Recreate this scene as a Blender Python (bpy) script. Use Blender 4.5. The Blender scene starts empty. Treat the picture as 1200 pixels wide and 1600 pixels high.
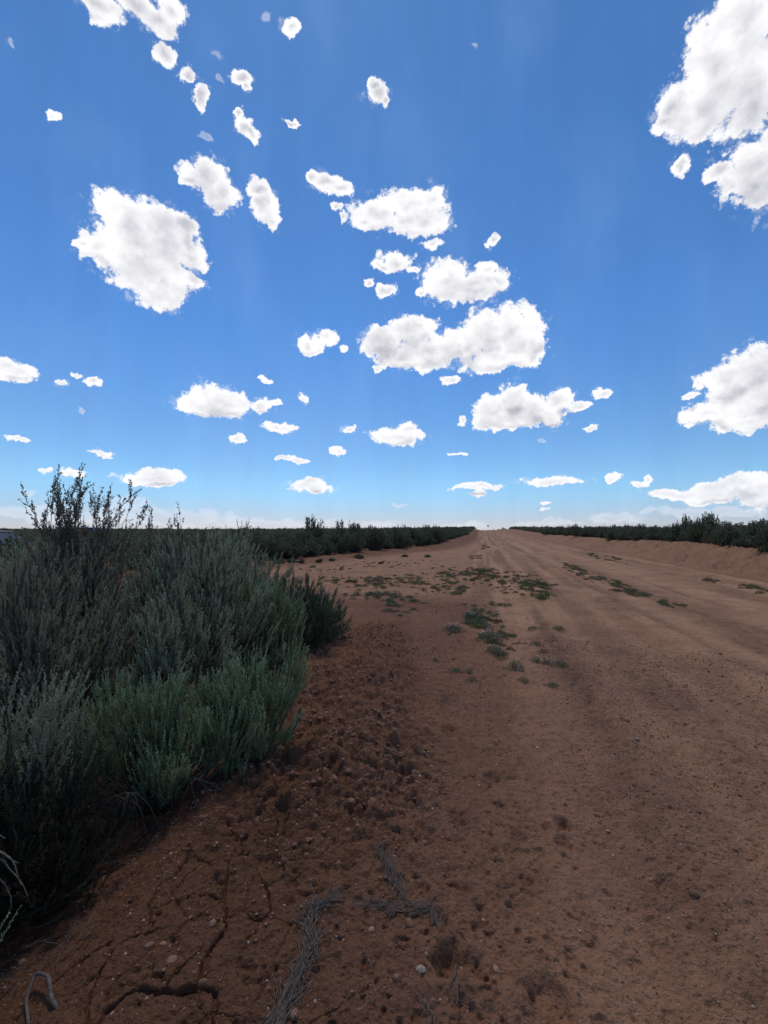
import bpy, math, numpy as np
from mathutils import Matrix, Vector
S = bpy.context.scene
COL = S.collection
R = math.radians
FPX, CAMH, HOR = 680.0, 1.6, 828.0          # focal length in photo pixels, eye height, horizon row
PITCH = math.atan((HOR-800)/FPX)
TH = math.atan(157/FPX)                     # the road runs this far right of +Y
CT, ST = math.cos(TH), math.sin(TH)

# ------------------------------------------------------------------ noise
def _h(ix, iy, seed):
    n = (ix.astype(np.int64)*374761393 + iy.astype(np.int64)*668265263 + seed*1442695041) & 0xffffffff
    n = ((n ^ (n >> 13))*1274126177) & 0xffffffff
    n = ((n ^ (n >> 16))*2246822519) & 0xffffffff
    return ((n ^ (n >> 15)) & 0xffffff)/16777215.0
def vn(x, y, seed=0):
    ix, iy = np.floor(x), np.floor(y)
    fx, fy = x-ix, y-iy
    fx = fx*fx*fx*(fx*(fx*6-15)+10); fy = fy*fy*fy*(fy*(fy*6-15)+10)
    a = _h(ix, iy, seed); b = _h(ix+1, iy, seed); c = _h(ix, iy+1, seed); d = _h(ix+1, iy+1, seed)
    return (a*(1-fx)+b*fx)*(1-fy)+(c*(1-fx)+d*fx)*fy
def fbm(x, y, o=4, seed=0, g=0.5):
    s = np.zeros_like(x, dtype=float); a = 1.0; t = 0
    for i in range(o):
        s += a*vn(x*2**i+17.3*i, y*2**i-9.1*i, seed+i*7); t += a; a *= g
    return s/t-0.5
def worley(x, y, seed=0):
    ix, iy = np.floor(x), np.floor(y)
    f1 = np.full(x.shape, 9.0); f2 = np.full(x.shape, 9.0); idv = np.zeros(x.shape)
    for dx in (-1, 0, 1):
        for dy in (-1, 0, 1):
            cx, cy = ix+dx, iy+dy
            px = cx+0.1+0.8*_h(cx, cy, seed); py = cy+0.1+0.8*_h(cx, cy, seed+31)
            d = np.hypot(px-x, py-y); hh = _h(cx, cy, seed+77)
            m = d < f1
            f2 = np.where(m, f1, np.minimum(f2, d)); idv = np.where(m, hh, idv); f1 = np.where(m, d, f1)
    return f1, f2, idv
def sm(a, b, x):
    t = np.clip((x-a)/(b-a), 0, 1); return t*t*(3-2*t)
def XS(x, y): return x*CT-y*ST, x*ST+y*CT       # lateral offset from camera across the road, distance along it
def WX(X, s): return X*CT+s*ST, -X*ST+s*CT

# ------------------------------------------------------------------ terrain
def XL(s): return np.interp(s, [-60, 0, 8, 14, 18, 26, 38, 65, 110, 190, 400], [-9, -9, -10.5, -10.5, -9.6, -7.6, -3.6, -2.5, -3.0, -4.0, -4.5])
def base_h(x, y):
    x = np.asarray(x, float); y = np.asarray(y, float)
    X, s = XS(x, y)
    rise = 1.12*sm(60, 195, s)-3.2*sm(290, 520, s)
    z = rise*(0.25+0.75*(1-sm(12, 70, np.abs(X-2.5))))*np.where(s > 290, 1, 1)
    wob = 0.5*(vn(s*0.35, X*0.0, 5)-0.5)
    z = z+0.78*sm(8.4+wob, 10.3+wob, X)*(0.85+0.3*vn(s*0.2, s*0, 9))+0.05*sm(6.8, 9.0, X)
    bl = np.interp(s, [20, 34, 60], [0.12, 0.25, 0.78])
    d = X-XL(s)
    z = z+bl*(1-sm(-0.1+wob, 1.7+wob, d))
    # shoulder beside the camera falls away under the sagebrush on the left
    z = z-0.26*sm(-0.85, -1.8, x)*(1-sm(3.5, 7.0, y))*sm(-4, 0, y)
    # low graded windrow between the sagebrush and the road
    z = z+0.10*np.exp(-((x+0.35-0.05*y)/0.42)**2)*sm(2.2, 3.4, y)*(1-sm(6.2, 8.4, y))
    return z
def ray(px, py):
    px = np.asarray(px, float); py = np.asarray(py, float)
    cx = (px-600)/FPX; cy = (800-py)/FPX
    c, s = math.cos(PITCH), math.sin(PITCH)
    return cx, c-cy*s, s+cy*c                 # x, forward, up
CZ = CAMH+float(base_h(0., 0.))
def ground(px, py):
    dx, dy, dz = ray(px, py)
    t = np.minimum(CZ/np.maximum(-dz, 1e-4), 400.)
    for _ in range(14):
        zt = base_h(dx*t, dy*t)
        t = t*0.4+0.6*np.clip((CZ-zt)/np.maximum(-dz, 1e-4), 0.3, 500)
    return dx*t, dy*t
def dirpx(px, py):
    dx, dy, dz = ray(px, py); v = np.array([dx, dy, dz]); return v/np.linalg.norm(v)

# cracks traced on the crusted soil, in photo pixels, laid down on the ground
_z = lambda L: [(a/1.714, 1200+b/1.714) for a, b in L]
CR = [(_z([(610,260),(600,320),(605,380),(600,440),(565,480),(540,530),(535,580),(575,600),(578,640),(575,700)]), .011),
      (_z([(500,240),(470,290),(430,310),(400,360),(400,410)]), .014),
      (_z([(600,260),(640,240),(680,230)]), .008),
      (_z([(650,60),(700,100),(740,130),(745,160)]), .010), (_z([(600,130),(620,160),(650,215)]), .009),
      (_z([(530,585),(480,590),(420,602),(370,590),(320,620),(280,660),(250,700)]), .018),
      (_z([(600,345),(520,340),(450,360),(410,370)]), .006), (_z([(715,180),(720,220),(740,235),(765,285)]), .008),
      (_z([(430,430),(350,450),(300,490),(270,540),(240,610),(230,690)]), .008),
      (_z([(300,460),(240,500),(190,540),(150,570)]), .009), (_z([(650,380),(670,400),(700,402),(720,390)]), .010),
      (_z([(545,480),(520,500),(470,540),(450,585)]), .005), (_z([(610,260),(560,255),(520,240),(500,200)]), .006),
      (_z([(745,160),(735,190),(700,180),(660,165)]), .006), (_z([(690,290),(720,330),(725,390)]), .005)]
DENT = [(632,1205,.05,.035),(668,1218,.03,.03),(560,1265,.07,.03),(882,1290,.05,.028),(880,1320,.05,.02),(768,1215,.05,.018),(700,1500,.06,.035),(735,1515,.05,.02),
        (515,1195,.06,.04),(585,1060,.07,.03),(480,1170,.05,.035),(810,1310,.05,.014),(860,1560,.09,.02),(715,1280,.05,.018),(700,1140,.05,.02),(545,1120,.07,.03),
        (670,1150,.05,.02),(500,1085,.08,.04),(620,1080,.05,.025),(440,1270,.05,.03),(690,1440,.04,.012),(1040,1390,.05,.012)]
CRW = [(list(zip(*ground([p[0] for p in L], [p[1] for p in L]))), w*.58) for L, w in CR]
DENTW = [(float(ground(a, b)[0]), float(ground(a, b)[1]), c, d) for a, b, c, d in DENT]
DENTW = [(a, b, c*1.1, d*1.5) for a, b, c, d in DENTW]
def seg_dist(x, y, pts):
    d = np.full(x.shape, 9.0)
    for (ax, ay), (bx, by) in zip(pts[:-1], pts[1:]):
        vx, vy = bx-ax, by-ay
        t = np.clip(((x-ax)*vx+(y-ay)*vy)/(vx*vx+vy*vy+1e-9), 0, 1)
        d = np.minimum(d, np.hypot(x-ax-t*vx, y-ay-t*vy))
    return d
def crumbly(x, y):
    return sm(-1.25, -0.75, x+0.25*fbm(x*1.5, y*1.5, 2, 3))*(1-sm(0.02, 0.5, x-0.02*y+0.35*fbm(x*2, y*2, 2, 4)))*sm(1.7, 2.9, y)*(1-sm(6.5, 8.5, y))
def full_h(x, y):
    r = np.hypot(x, y)
    X, s = XS(x, y)
    z = base_h(x, y)
    z = z+0.07*fbm(x*0.9, y*0.9, 3, 11)*sm(1.5, 6, r)+0.022*fbm(x*3.3, y*3.3, 4, 13)
    near = r < 40
    xn, yn, rn = x[near], y[near], r[near]
    Xn, sn = X[near], s[near]
    cr = crumbly(xn, yn)
    bank = sm(8.3, 8.9, Xn)*(1-sm(11, 12, Xn))*sm(2, 4, sn)
    road = sm(0.0, 0.6, Xn)*(1-sm(8, 8.6, Xn))
    dz = 0.012*fbm(xn*9, yn*9, 4, 21)*(1-0.45*road)
    vg = (1-sm(.3, 1.6, Xn))*sm(4.5, 7, rn)
    dz += vg*(.055*fbm(xn*2.6, yn*2.6, 4, 27)-.05*np.abs(fbm(xn*4.5, yn*2.2, 3, 28)))
    dz += 0.019*fbm(xn*24, yn*24, 3, 22)*(1-0.5*road)*(.5+vn(xn*2.1, yn*2.1, 24))
    dz += 0.016*fbm(xn*55, yn*55, 3, 23)*(1-sm(8, 20, rn))*(1-0.25*road)
    pit = vn(xn*17, yn*17, 25)*vn(xn*41, yn*41, 26)
    dz -= 0.016*sm(.38, .66, pit)*(1-.3*road)
    # tyre ruts and graded ridges that follow the road
    wz = Xn+0.12*fbm(sn*0.5, Xn*0.4, 3, 41)
    dz += 0.035*np.exp(-((wz-0.98)/0.13)**2)-0.030*np.exp(-((wz-0.62)/0.16)**2)
    dz += 0.035*np.exp(-((wz-2.75)/0.25)**2)-0.015*np.exp(-((wz-2.2)/0.25)**2)+0.03*np.exp(-((wz-3.9)/0.4)**2)-0.02*np.exp(-((wz-5.2)/0.4)**2)
    st_ = vn(Xn*2.3, sn*.07, 46)-.5; st2 = vn(Xn*6.5, sn*.16, 47)-.5
    dz += (.075*st_+.034*st2)*road*sm(.8, 3, rn)
    dz += 0.006*np.sin(wz*26+3*vn(sn*0.7, wz, 43))*road*sm(.3, .7, vn(xn*0.8, yn*0.8, 44))
    m = (cr > 0.02) | ((bank > 0.02) & (rn < 30))
    q = np.zeros_like(xn)
    xm, ym = xn[m], yn[m]
    k = (cr+bank*0.9)[m]
    wx = xm+0.02*fbm(xm*18, ym*18, 2, 51); wy = ym+0.02*fbm(xm*18, ym*18, 2, 52)
    f1, f2, idv = worley(wx*11, wy*11, 61)
    a = sm(.05, .5, 1-f1*1.25)*np.where(idv > .45, idv, 0.12)*0.060
    f1, f2, idv = worley(wx*24, wy*24, 62)
    b = sm(.05, .55, 1-f1*1.2)*np.where(idv > .35, idv, 0.1)*0.032
    lump = 0.05*np.abs(fbm(xm*5, ym*5, 3, 63))
    q[m] = k*(a+b+lump-0.03)
    dz += q
    # layered shelves in the cut bank
    dz += bank*(0.24*fbm(Xn*2.6, sn*.8, 4, 65)+.07*np.abs(fbm(xn*3.1, yn*3.1, 3, 66)))
    # crust cracks
    m = (rn < 5) & (xn < 0.6) & (yn > 0.8)
    if not m.any():
        z = z.copy(); z[near] += dz; return z
    xm, ym = xn[m], yn[m]
    wx = xm+0.022*fbm(xm*22, ym*22, 3, 71); wy = ym+0.022*fbm(xm*22, ym*22, 3, 72)
    cz = np.zeros_like(xm)
    for L, w in CRW:
        d = seg_dist(wx, wy, L)
        ww = w*(0.45+1.1*vn(xm*9, ym*9, 73))
        cz = np.minimum(cz, -0.036*(1-sm(ww*0.4, ww*1.4, d)))
        cz = cz+0.006*np.exp(-(d/0.05)**2)
    crust = sm(.15, -.35, xm-0.1)*(1-sm(2.2, 3.2, ym))
    f1, f2, idv = worley(wx*3.2+5, wy*3.2, 75)
    cz += crust*(-0.012*(1-sm(0.0, 0.035, (f2-f1)*(0.6+0.8*vn(xm*4, ym*4, 76)))))
    cz += crust*0.012*fbm(xm*6, ym*6, 3, 77)
    t = dz[m]; t += cz; dz[m] = t
    for gx, gy, rad, dep in DENTW:
        if len(xn) == 1 and math.hypot(xn[0]-gx, yn[0]-gy) > .4: continue
        d = np.hypot((xn-gx), (yn-gy)*0.8)*(1+0.9*fbm(xn*14, yn*14, 2, 81))
        dz += -dep*(1-sm(rad*0.35, rad, d))+dep*0.35*np.exp(-((d-rad*1.25)/(rad*.35))**2)
    z = z.copy(); z[near] += dz
    return z
def surf(x, y):
    return full_h(np.atleast_1d(np.asarray(x, float)), np.atleast_1d(np.asarray(y, float)))

# ------------------------------------------------------------------ mesh and object helpers
def npmesh(name, V, Fs, mats=(), mi=None, smooth=False, attrs=None):
    """V (n,3); Fs a list of (m,k) index arrays; mi a list of material indices, one per array"""
    me = bpy.data.meshes.new(name)
    V = np.ascontiguousarray(V, np.float32)
    me.vertices.add(len(V)); me.vertices.foreach_set('co', V.ravel())
    li = np.concatenate([f.ravel() for f in Fs]).astype(np.int32)
    tot = np.concatenate([np.full(len(f), f.shape[1]) for f in Fs]).astype(np.int32)
    st = np.concatenate([[0], np.cumsum(tot)[:-1]]).astype(np.int32)
    me.loops.add(len(li)); me.loops.foreach_set('vertex_index', li)
    me.polygons.add(len(tot)); me.polygons.foreach_set('loop_start', st); me.polygons.foreach_set('loop_total', tot)
    if mi is not None:
        me.polygons.foreach_set('material_index', np.concatenate([np.full(len(f), k) for f, k in zip(Fs, mi)]).astype(np.int32))
    me.polygons.foreach_set('use_smooth', np.full(len(tot), bool(smooth)))
    for m in mats: me.materials.append(m)
    for k, a in (attrs or {}).items():
        at = me.attributes.new(k, 'FLOAT', 'POINT'); at.data.foreach_set('value', np.ascontiguousarray(a, np.float32))
    me.update(calc_edges=True)
    return me
def link(name, me, parent=None):
    o = bpy.data.objects.new(name, me); COL.objects.link(o)
    if parent is not None: o.parent = parent
    return o
def tag(o, label=None, cat=None, group=None, kind=None):
    if label: o['label'] = label
    if cat: o['category'] = cat
    if group: o['group'] = group
    if kind: o['kind'] = kind
    return o
def empty(name, loc, rz=0):
    o = bpy.data.objects.new(name, None); COL.objects.link(o); o.location = loc; o.rotation_euler = (0, 0, rz); o.empty_display_size = .2
    return o
def nrm(v): return v/np.maximum(np.linalg.norm(v, axis=-1, keepdims=True), 1e-9)
def tubes(P, Rr, sides=4):
    """P (T,n,3) centre lines, Rr (T,n) radii -> V, quads"""
    T, n, _ = P.shape
    tan = np.gradient(P, axis=1); tan = nrm(tan)
    ref = np.where(np.abs(tan[..., 2:3]) > .9, np.array([1., 0, 0]), np.array([0, 0, 1.]))
    u = nrm(np.cross(tan, ref)); v = np.cross(tan, u)
    a = np.arange(sides)/sides*2*np.pi
    V = P[:, :, None, :]+Rr[:, :, None, None]*(np.cos(a)[None, None, :, None]*u[:, :, None, :]+np.sin(a)[None, None, :, None]*v[:, :, None, :])
    idx = np.arange(T*n*sides).reshape(T, n, sides)
    A = idx[:, :-1, :]; B = np.roll(A, -1, 2); D = idx[:, 1:, :]; C = np.roll(D, -1, 2)
    return V.reshape(-1, 3), np.stack([A, B, C, D], -1).reshape(-1, 4)
def leaves(B, D, L, W, rng):
    """diamond leaves: base B, direction D, length L, width W"""
    rnd = nrm(rng.normal(size=B.shape)); side = nrm(np.cross(D, rnd)); nor = np.cross(side, D)
    L = L[:, None]; W = W[:, None]
    V = np.stack([B, B+D*L*.55+side*W*.5+nor*L*.06, B+D*L, B+D*L*.55-side*W*.5+nor*L*.06], 1)
    return V.reshape(-1, 3), np.arange(len(B)*4).reshape(-1, 4)
def join(parts):
    V, F, o = [], [], 0
    for v, f in parts:
        V.append(v); F.append(f+o); o += len(v)
    return np.concatenate(V), F

# ------------------------------------------------------------------ materials
def mat(name):
    m = bpy.data.materials.new(name); m.use_nodes = True
    nt = m.node_tree; nt.nodes.clear()
    out = nt.nodes.new('ShaderNodeOutputMaterial')
    return m, nt, out
def N(nt, t, **k):
    n = nt.nodes.new(t)
    for a, b in k.items():
        if a.startswith('i_'):
            key = a[2:]; key = int(key) if key.isdigit() else key
            n.inputs[key].default_value = b
        else: setattr(n, a, b)
    return n
def M2(nt, op, a, b=None, c=None, clamp=False):
    n = nt.nodes.new('ShaderNodeMath'); n.operation = op; n.use_clamp = clamp
    for i, v in enumerate((a, b, c)):
        if v is None: continue
        if isinstance(v, (int, float)): n.inputs[i].default_value = v
        else: nt.links.new(v, n.inputs[i])
    return n.outputs[0]
def MR(nt, v, a, b, lo=0., hi=1., interp='SMOOTHSTEP'):
    n = nt.nodes.new('ShaderNodeMapRange'); n.interpolation_type = interp; n.clamp = True if interp == 'LINEAR' else n.clamp
    nt.links.new(v, n.inputs[0])
    for i, q in zip((1, 2, 3, 4), (a, b, lo, hi)): n.inputs[i].default_value = q
    return n.outputs[0]
def MIX(nt, f, a, b, blend='MIX'):
    n = nt.nodes.new('ShaderNodeMix'); n.data_type = 'RGBA'; n.blend_type = blend
    for i, v in ((0, f), (6, a), (7, b)):
        if hasattr(v, 'is_linked'): nt.links.new(v, n.inputs[i])
        elif i == 0: n.inputs[0].default_value = v
        else: n.inputs[i].default_value = (*v, 1)
    return n.outputs[2]
def noise(nt, vec, scale, detail=3, rough=.55, col=False):
    n = N(nt, 'ShaderNodeTexNoise'); n.inputs['Scale'].default_value = scale; n.inputs['Detail'].default_value = detail; n.inputs['Roughness'].default_value = rough
    if vec is not None: nt.links.new(vec, n.inputs['Vector'])
    return n.outputs['Color' if col else 'Fac']
def attr(nt, name):
    n = N(nt, 'ShaderNodeAttribute', attribute_name=name); return n.outputs['Fac']

ROADC = (.430, .236, .128); SOILC = (.248, .120, .066); GRAVC = (.135, .072, .042); CRUST_DIMC = (.145, .065, .033)
def soil_material():
    m, nt, out = mat('red_sandy_soil'); L = nt.links
    geo = N(nt, 'ShaderNodeNewGeometry'); P = geo.outputs['Position']
    b = N(nt, 'ShaderNodeBsdfPrincipled'); b.inputs['Roughness'].default_value = .95; b.inputs['Specular IOR Level'].default_value = .15
    n1 = noise(nt, P, 1.1, 5, .6); n2 = noise(nt, P, 9, 5, .65); n3 = noise(nt, P, 70, 3, .6); n4 = noise(nt, P, 260, 2, .6)
    road = attr(nt, 'road'); grav = attr(nt, 'gravel'); crust = attr(nt, 'crust')
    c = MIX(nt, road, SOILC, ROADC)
    c = MIX(nt, MR(nt, n1, .42, .66), c, MIX(nt, .5, c, (.235, .115, .075)))
    c = MIX(nt, crust, c, CRUST_DIMC)
    c = MIX(nt, M2(nt, 'MULTIPLY', attr(nt, 'pale'), .55), c, MIX(nt, 1, c, (1.32, 1.36, 1.42), 'MULTIPLY'))
    gm = M2(nt, 'MULTIPLY', grav, MR(nt, n2, .3, .62, .35, 1.))
    c = MIX(nt, gm, c, GRAVC)
    # grain: fine speckle of pale and dark grit
    c = MIX(nt, MR(nt, n2, .35, .7, 0, .55), c, MIX(nt, 1, c, (.72, .68, .66), 'MULTIPLY'))
    c = MIX(nt, MR(nt, n3, .52, .72, 0, .75), c, MIX(nt, 1, c, (.5, .47, .46), 'MULTIPLY'))
    vo = N(nt, 'ShaderNodeTexVoronoi'); vo.inputs['Scale'].default_value = 95; L.new(P, vo.inputs['Vector'])
    sp = M2(nt, 'MULTIPLY', MR(nt, vo.outputs['Distance'], .16, .26, 1, 0), MR(nt, N_sep(nt, vo.outputs['Color']), .72, .8))
    c = MIX(nt, M2(nt, 'MULTIPLY', sp, .75), c, (.38, .25, .18))
    vo2 = N(nt, 'ShaderNodeTexVoronoi'); vo2.inputs['Scale'].default_value = 42; L.new(P, vo2.inputs['Vector'])
    sp2 = M2(nt, 'MULTIPLY', MR(nt, vo2.outputs['Distance'], .2, .36, 1, 0), MR(nt, N_sep(nt, vo2.outputs['Color']), .6, .7))
    sp2 = M2(nt, 'MULTIPLY', sp2, M2(nt, 'MULTIPLY_ADD', grav, .7, .25))
    c = MIX(nt, sp2, c, (.13, .068, .045))
    c = MIX(nt, MR(nt, n4, .3, .7, 0, .5), c, MIX(nt, 1, c, (1.35, 1.3, 1.28), 'MULTIPLY'))
    L.new(c, b.inputs['Base Color'])
    hgt = M2(nt, 'ADD', M2(nt, 'MULTIPLY', n3, .5), M2(nt, 'MULTIPLY', n4, .2))
    hgt = M2(nt, 'ADD', hgt, M2(nt, 'MULTIPLY', sp2, .35)); hgt = M2(nt, 'ADD', hgt, M2(nt, 'MULTIPLY', sp, .2))
    hgt = M2(nt, 'ADD', hgt, M2(nt, 'MULTIPLY', n2, 1.2))
    bp = N(nt, 'ShaderNodeBump'); bp.inputs['Strength'].default_value = .9; bp.inputs['Distance'].default_value = .035
    L.new(hgt, bp.inputs['Height']); L.new(bp.outputs[0], b.inputs['Normal']); L.new(b.outputs[0], out.inputs[0])
    return m
def N_sep(nt, c):
    n = N(nt, 'ShaderNodeSeparateColor'); nt.links.new(c, n.inputs[0]); return n.outputs[0]
def leaf_material(name, dark, light, tip, trans=.25):
    m, nt, out = mat(name); L = nt.links
    t = attr(nt, 'tint'); s = attr(nt, 'tip')
    c = MIX(nt, t, dark, light); c = MIX(nt, M2(nt, 'MULTIPLY', s, .6), c, tip)
    d = N(nt, 'ShaderNodeBsdfDiffuse'); L.new(c, d.inputs[0])
    tr = N(nt, 'ShaderNodeBsdfTranslucent'); L.new(c, tr.inputs[0])
    mx = N(nt, 'ShaderNodeMixShader'); mx.inputs[0].default_value = trans
    L.new(d.outputs[0], mx.inputs[1]); L.new(tr.outputs[0], mx.inputs[2]); L.new(mx.outputs[0], out.inputs[0])
    return m
def plain(name, col, rough=.8, var=.35, scale=30, metal=0, spec=.3):
    m, nt, out = mat(name); L = nt.links
    geo = N(nt, 'ShaderNodeNewGeometry')
    b = N(nt, 'ShaderNodeBsdfPrincipled'); b.inputs['Roughness'].default_value = rough; b.inputs['Metallic'].default_value = metal; b.inputs['Specular IOR Level'].default_value = spec
    n = noise(nt, geo.outputs['Position'], scale, 4)
    L.new(MIX(nt, MR(nt, n, .3, .7, 0, 1), tuple(c*(1-var) for c in col), tuple(min(1, c*(1+var)) for c in col)), b.inputs['Base Color'])
    L.new(b.outputs[0], out.inputs[0]); return m
def stone_material(name, cols):
    m, nt, out = mat(name); L = nt.links
    r = N(nt, 'ShaderNodeValToRGB'); r.color_ramp.interpolation = 'CONSTANT'
    e = r.color_ramp.elements
    while len(e) < len(cols): e.new(.5)
    for i, (p, c) in enumerate(cols): e[i].position = p; e[i].color = (*c, 1)
    L.new(attr(nt, 'tint'), r.inputs[0])
    geo = N(nt, 'ShaderNodeNewGeometry'); n = noise(nt, geo.outputs['Position'], 150, 3)
    b = N(nt, 'ShaderNodeBsdfPrincipled'); b.inputs['Roughness'].default_value = .85; b.inputs['Specular IOR Level'].default_value = .25
    L.new(MIX(nt, MR(nt, n, .3, .7, 0, .5), r.outputs[0], (.12, .07, .05)), b.inputs['Base Color']); L.new(b.outputs[0], out.inputs[0])
    return m
SOIL = soil_material()
SAGE = leaf_material('sage_leaf_green', (.160, .205, .095), (.300, .365, .185), (.54, .60, .38))
SAGEG = leaf_material('sage_leaf_grey', (.240, .260, .155), (.370, .395, .250), (.58, .60, .42))
SAGEB = leaf_material('sage_leaf_brownish', (.270, .240, .150), (.370, .335, .220), (.46, .42, .30))
SAGEK = leaf_material('sage_leaf_painted_shade', (.040, .036, .024), (.065, .058, .038), (.09, .085, .05), .1)  # near-black leaf colour that paints in the deep shade under the near bushes
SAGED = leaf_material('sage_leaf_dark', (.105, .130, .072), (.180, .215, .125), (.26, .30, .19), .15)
SAGEF = leaf_material('sage_leaf_roadside', (.110, .122, .066), (.240, .250, .145), (.33, .34, .21), .15)
DRYTIP = leaf_material('sage_seed_head', (.20, .17, .125), (.28, .24, .18), (.34, .30, .23))
WEEDG = leaf_material('weed_leaf_green', (.135, .165, .060), (.230, .250, .105), (.26, .27, .14))
WEEDB = leaf_material('weed_leaf_grey', (.170, .170, .095), (.260, .245, .150), (.30, .28, .19))
WEEDR = leaf_material('weed_leaf_red', (.120, .080, .042), (.170, .120, .060), (.18, .13, .07))
WOOD = plain('sage_wood', (.11, .085, .068), .9, .4, 60)
DEAD = plain('dead_wood_grey', (.12, .095, .075), .9, .35, 60)
STRAW = plain('dry_grass_grey', (.17, .13, .10), .9, .4, 90)
PETAL = plain('white_petal', (.6, .78, .74), .7, .05, 20)
STONE = stone_material('gravel_stone', [(0, (.24, .115, .07)), (.28, (.34, .175, .105)), (.5, (.15, .075, .045)), (.78, (.42, .26, .17)), (.93, (.50, .38, .27)), (.985, (.62, .54, .46))])
CLOD = stone_material('soil_clod', [(0, (.24, .120, .070)), (.5, (.19, .096, .058)), (.8, (.30, .155, .092))])

# ------------------------------------------------------------------ ground and road: one sheet, split along the road edge
def build_ground():
    rs = [0.0, .15, .3, .5, .7, .85, .98, 1.08]
    r = 1.15
    while r < 5200:
        rs.append(r)
        r += min(r*r/1000, .006*r) if r < 28 else (.012*r if r < 320 else .04*r)
    rs = np.array(rs)
    fa = np.arange(-60, 60.01, .15)
    ca = np.arange(63, 298, 3.)
    an = np.radians(np.concatenate([fa, ca]))          # measured clockwise from +Y
    nr, na = len(rs), len(an)
    x = rs[:, None]*np.sin(an)[None]; y = rs[:, None]*np.cos(an)[None]
    sh = x.shape; xf, yf = x.ravel(), y.ravel()
    z = full_h(xf, yf)
    V = np.stack([xf, yf, z], 1)
    idx = np.arange(nr*na).reshape(nr, na)
    A = idx[:-1]; B = idx[1:]; F = np.stack([A, B, np.roll(B, -1, 1), np.roll(A, -1, 1)], -1)[:, :].reshape(-1, 4)
    X, s = XS(xf, yf); rr = np.hypot(xf, yf)
    wob = .35*fbm(s*.35, X*.2, 3, 91)+.12*fbm(xf*3, yf*3, 3, 92)
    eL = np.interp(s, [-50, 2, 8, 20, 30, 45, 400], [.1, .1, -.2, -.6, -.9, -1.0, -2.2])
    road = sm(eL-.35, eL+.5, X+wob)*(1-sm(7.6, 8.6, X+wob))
    road = road*(.35+.65*np.maximum(sm(.2, 3.4, X+.5*wob+.6*fbm(xf*1.6, yf*1.6, 4, 98)), sm(4, 9, s)))  # less driven shoulder soil, darkened further to paint in lens falloff
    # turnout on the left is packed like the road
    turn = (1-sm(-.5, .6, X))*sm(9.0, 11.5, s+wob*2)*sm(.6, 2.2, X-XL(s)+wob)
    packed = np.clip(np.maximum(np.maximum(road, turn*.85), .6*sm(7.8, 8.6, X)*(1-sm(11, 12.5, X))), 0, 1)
    wz = X+.25*fbm(s*.35, X*.5, 3, 93)+.05*fbm(xf*5, yf*5, 2, 94)
    g = lambda c, w: np.exp(-((wz-c)/w)**2)
    grav = (.6*g(.92, .2)+.35*g(1.7, .35)+.6*g(2.7, .35)+.35*g(3.9, .5)+.4*g(6.4, .5)+.3*g(7.9, .4))*sm(.25, .6, vn(s*.5, X*1.5, 95)+.25)
    grav = np.clip(grav+.25*sm(.45, .75, vn(xf*1.3, yf*1.3, 96))*(1-packed), 0, 1)
    stripe = vn(X*2.3, s*.07, 46)*.6+vn(X*6.5, s*.16, 47)*.4
    pale = np.clip(.8*g(.42, .17)+.5*g(5.2, .6)+.6*g(1.35, .16)+.6*g(3.25, .25)+.9*sm(.55, .75, stripe)*np.minimum(road*1.4, 1), 0, 1)*(.6+.4*vn(s*.6, X*2, 99))
    grav = np.clip(np.maximum(grav, .55*sm(.5, .3, stripe)*road)-pale*.4, 0, 1)
    crust = sm(.3, -.5, xf+.3*fbm(xf*2, yf*2, 3, 97))*(1-sm(2.4, 4.2, yf))  # crusted soil; its dark tone also paints in lens falloff near the camera
    crust = np.maximum(crust, .15*crumbly(xf, yf))
    big = (1-packed)*sm(11.0, 12.0, np.abs(X-1.0))
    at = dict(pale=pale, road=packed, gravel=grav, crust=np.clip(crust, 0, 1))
    fx = X[F].mean(1); fs = s[F].mean(1); fw = wob[F].mean(1); fr = rr[F].mean(1)
    feL = np.interp(fs, [-50, 2, 8, 20, 30, 45, 400], [.1, .1, -.2, -.6, -.9, -1.0, -2.2])
    isroad = (fx+fw > feL) & (fx+fw < 8.2) & (np.abs(fs) < 420)
    F = F[:, ::1]
    for nm, msk, lab in (('road', isroad, None), ('ground', ~isroad, None)):
        ff = F[msk]; u, inv = np.unique(ff, return_inverse=True)
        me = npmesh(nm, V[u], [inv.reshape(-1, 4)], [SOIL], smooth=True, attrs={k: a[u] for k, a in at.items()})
        o = link(nm, me); tag(o, kind='structure')
    return V
build_ground()

# ------------------------------------------------------------------ stones, gravel and clods
def ico():
    t = (1+5**.5)/2
    v = nrm(np.array([(-1,t,0),(1,t,0),(-1,-t,0),(1,-t,0),(0,-1,t),(0,1,t),(0,-1,-t),(0,1,-t),(t,0,-1),(t,0,1),(-t,0,-1),(-t,0,1)], float))
    f = np.array([(0,11,5),(0,5,1),(0,1,7),(0,7,10),(0,10,11),(1,5,9),(5,11,4),(11,10,2),(10,7,6),(7,1,8),(3,9,4),(3,4,2),(3,2,6),(3,6,8),(3,8,9),(4,9,5),(2,4,11),(6,2,10),(8,6,7),(9,8,1)])
    return v, f
def subdiv(v, f):
    e = {}; v = list(map(tuple, v)); out = []
    def mid(a, b):
        k = (min(a, b), max(a, b))
        if k not in e:
            p = np.array(v[a])+np.array(v[b]); p /= np.linalg.norm(p); v.append(tuple(p)); e[k] = len(v)-1
        return e[k]
    for a, b, c in f:
        ab, bc, ca = mid(a, b), mid(b, c), mid(c, a)
        out += [(a, ab, ca), (b, bc, ab), (c, ca, bc), (ab, bc, ca)]
    return np.array(v), np.array(out)
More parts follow.
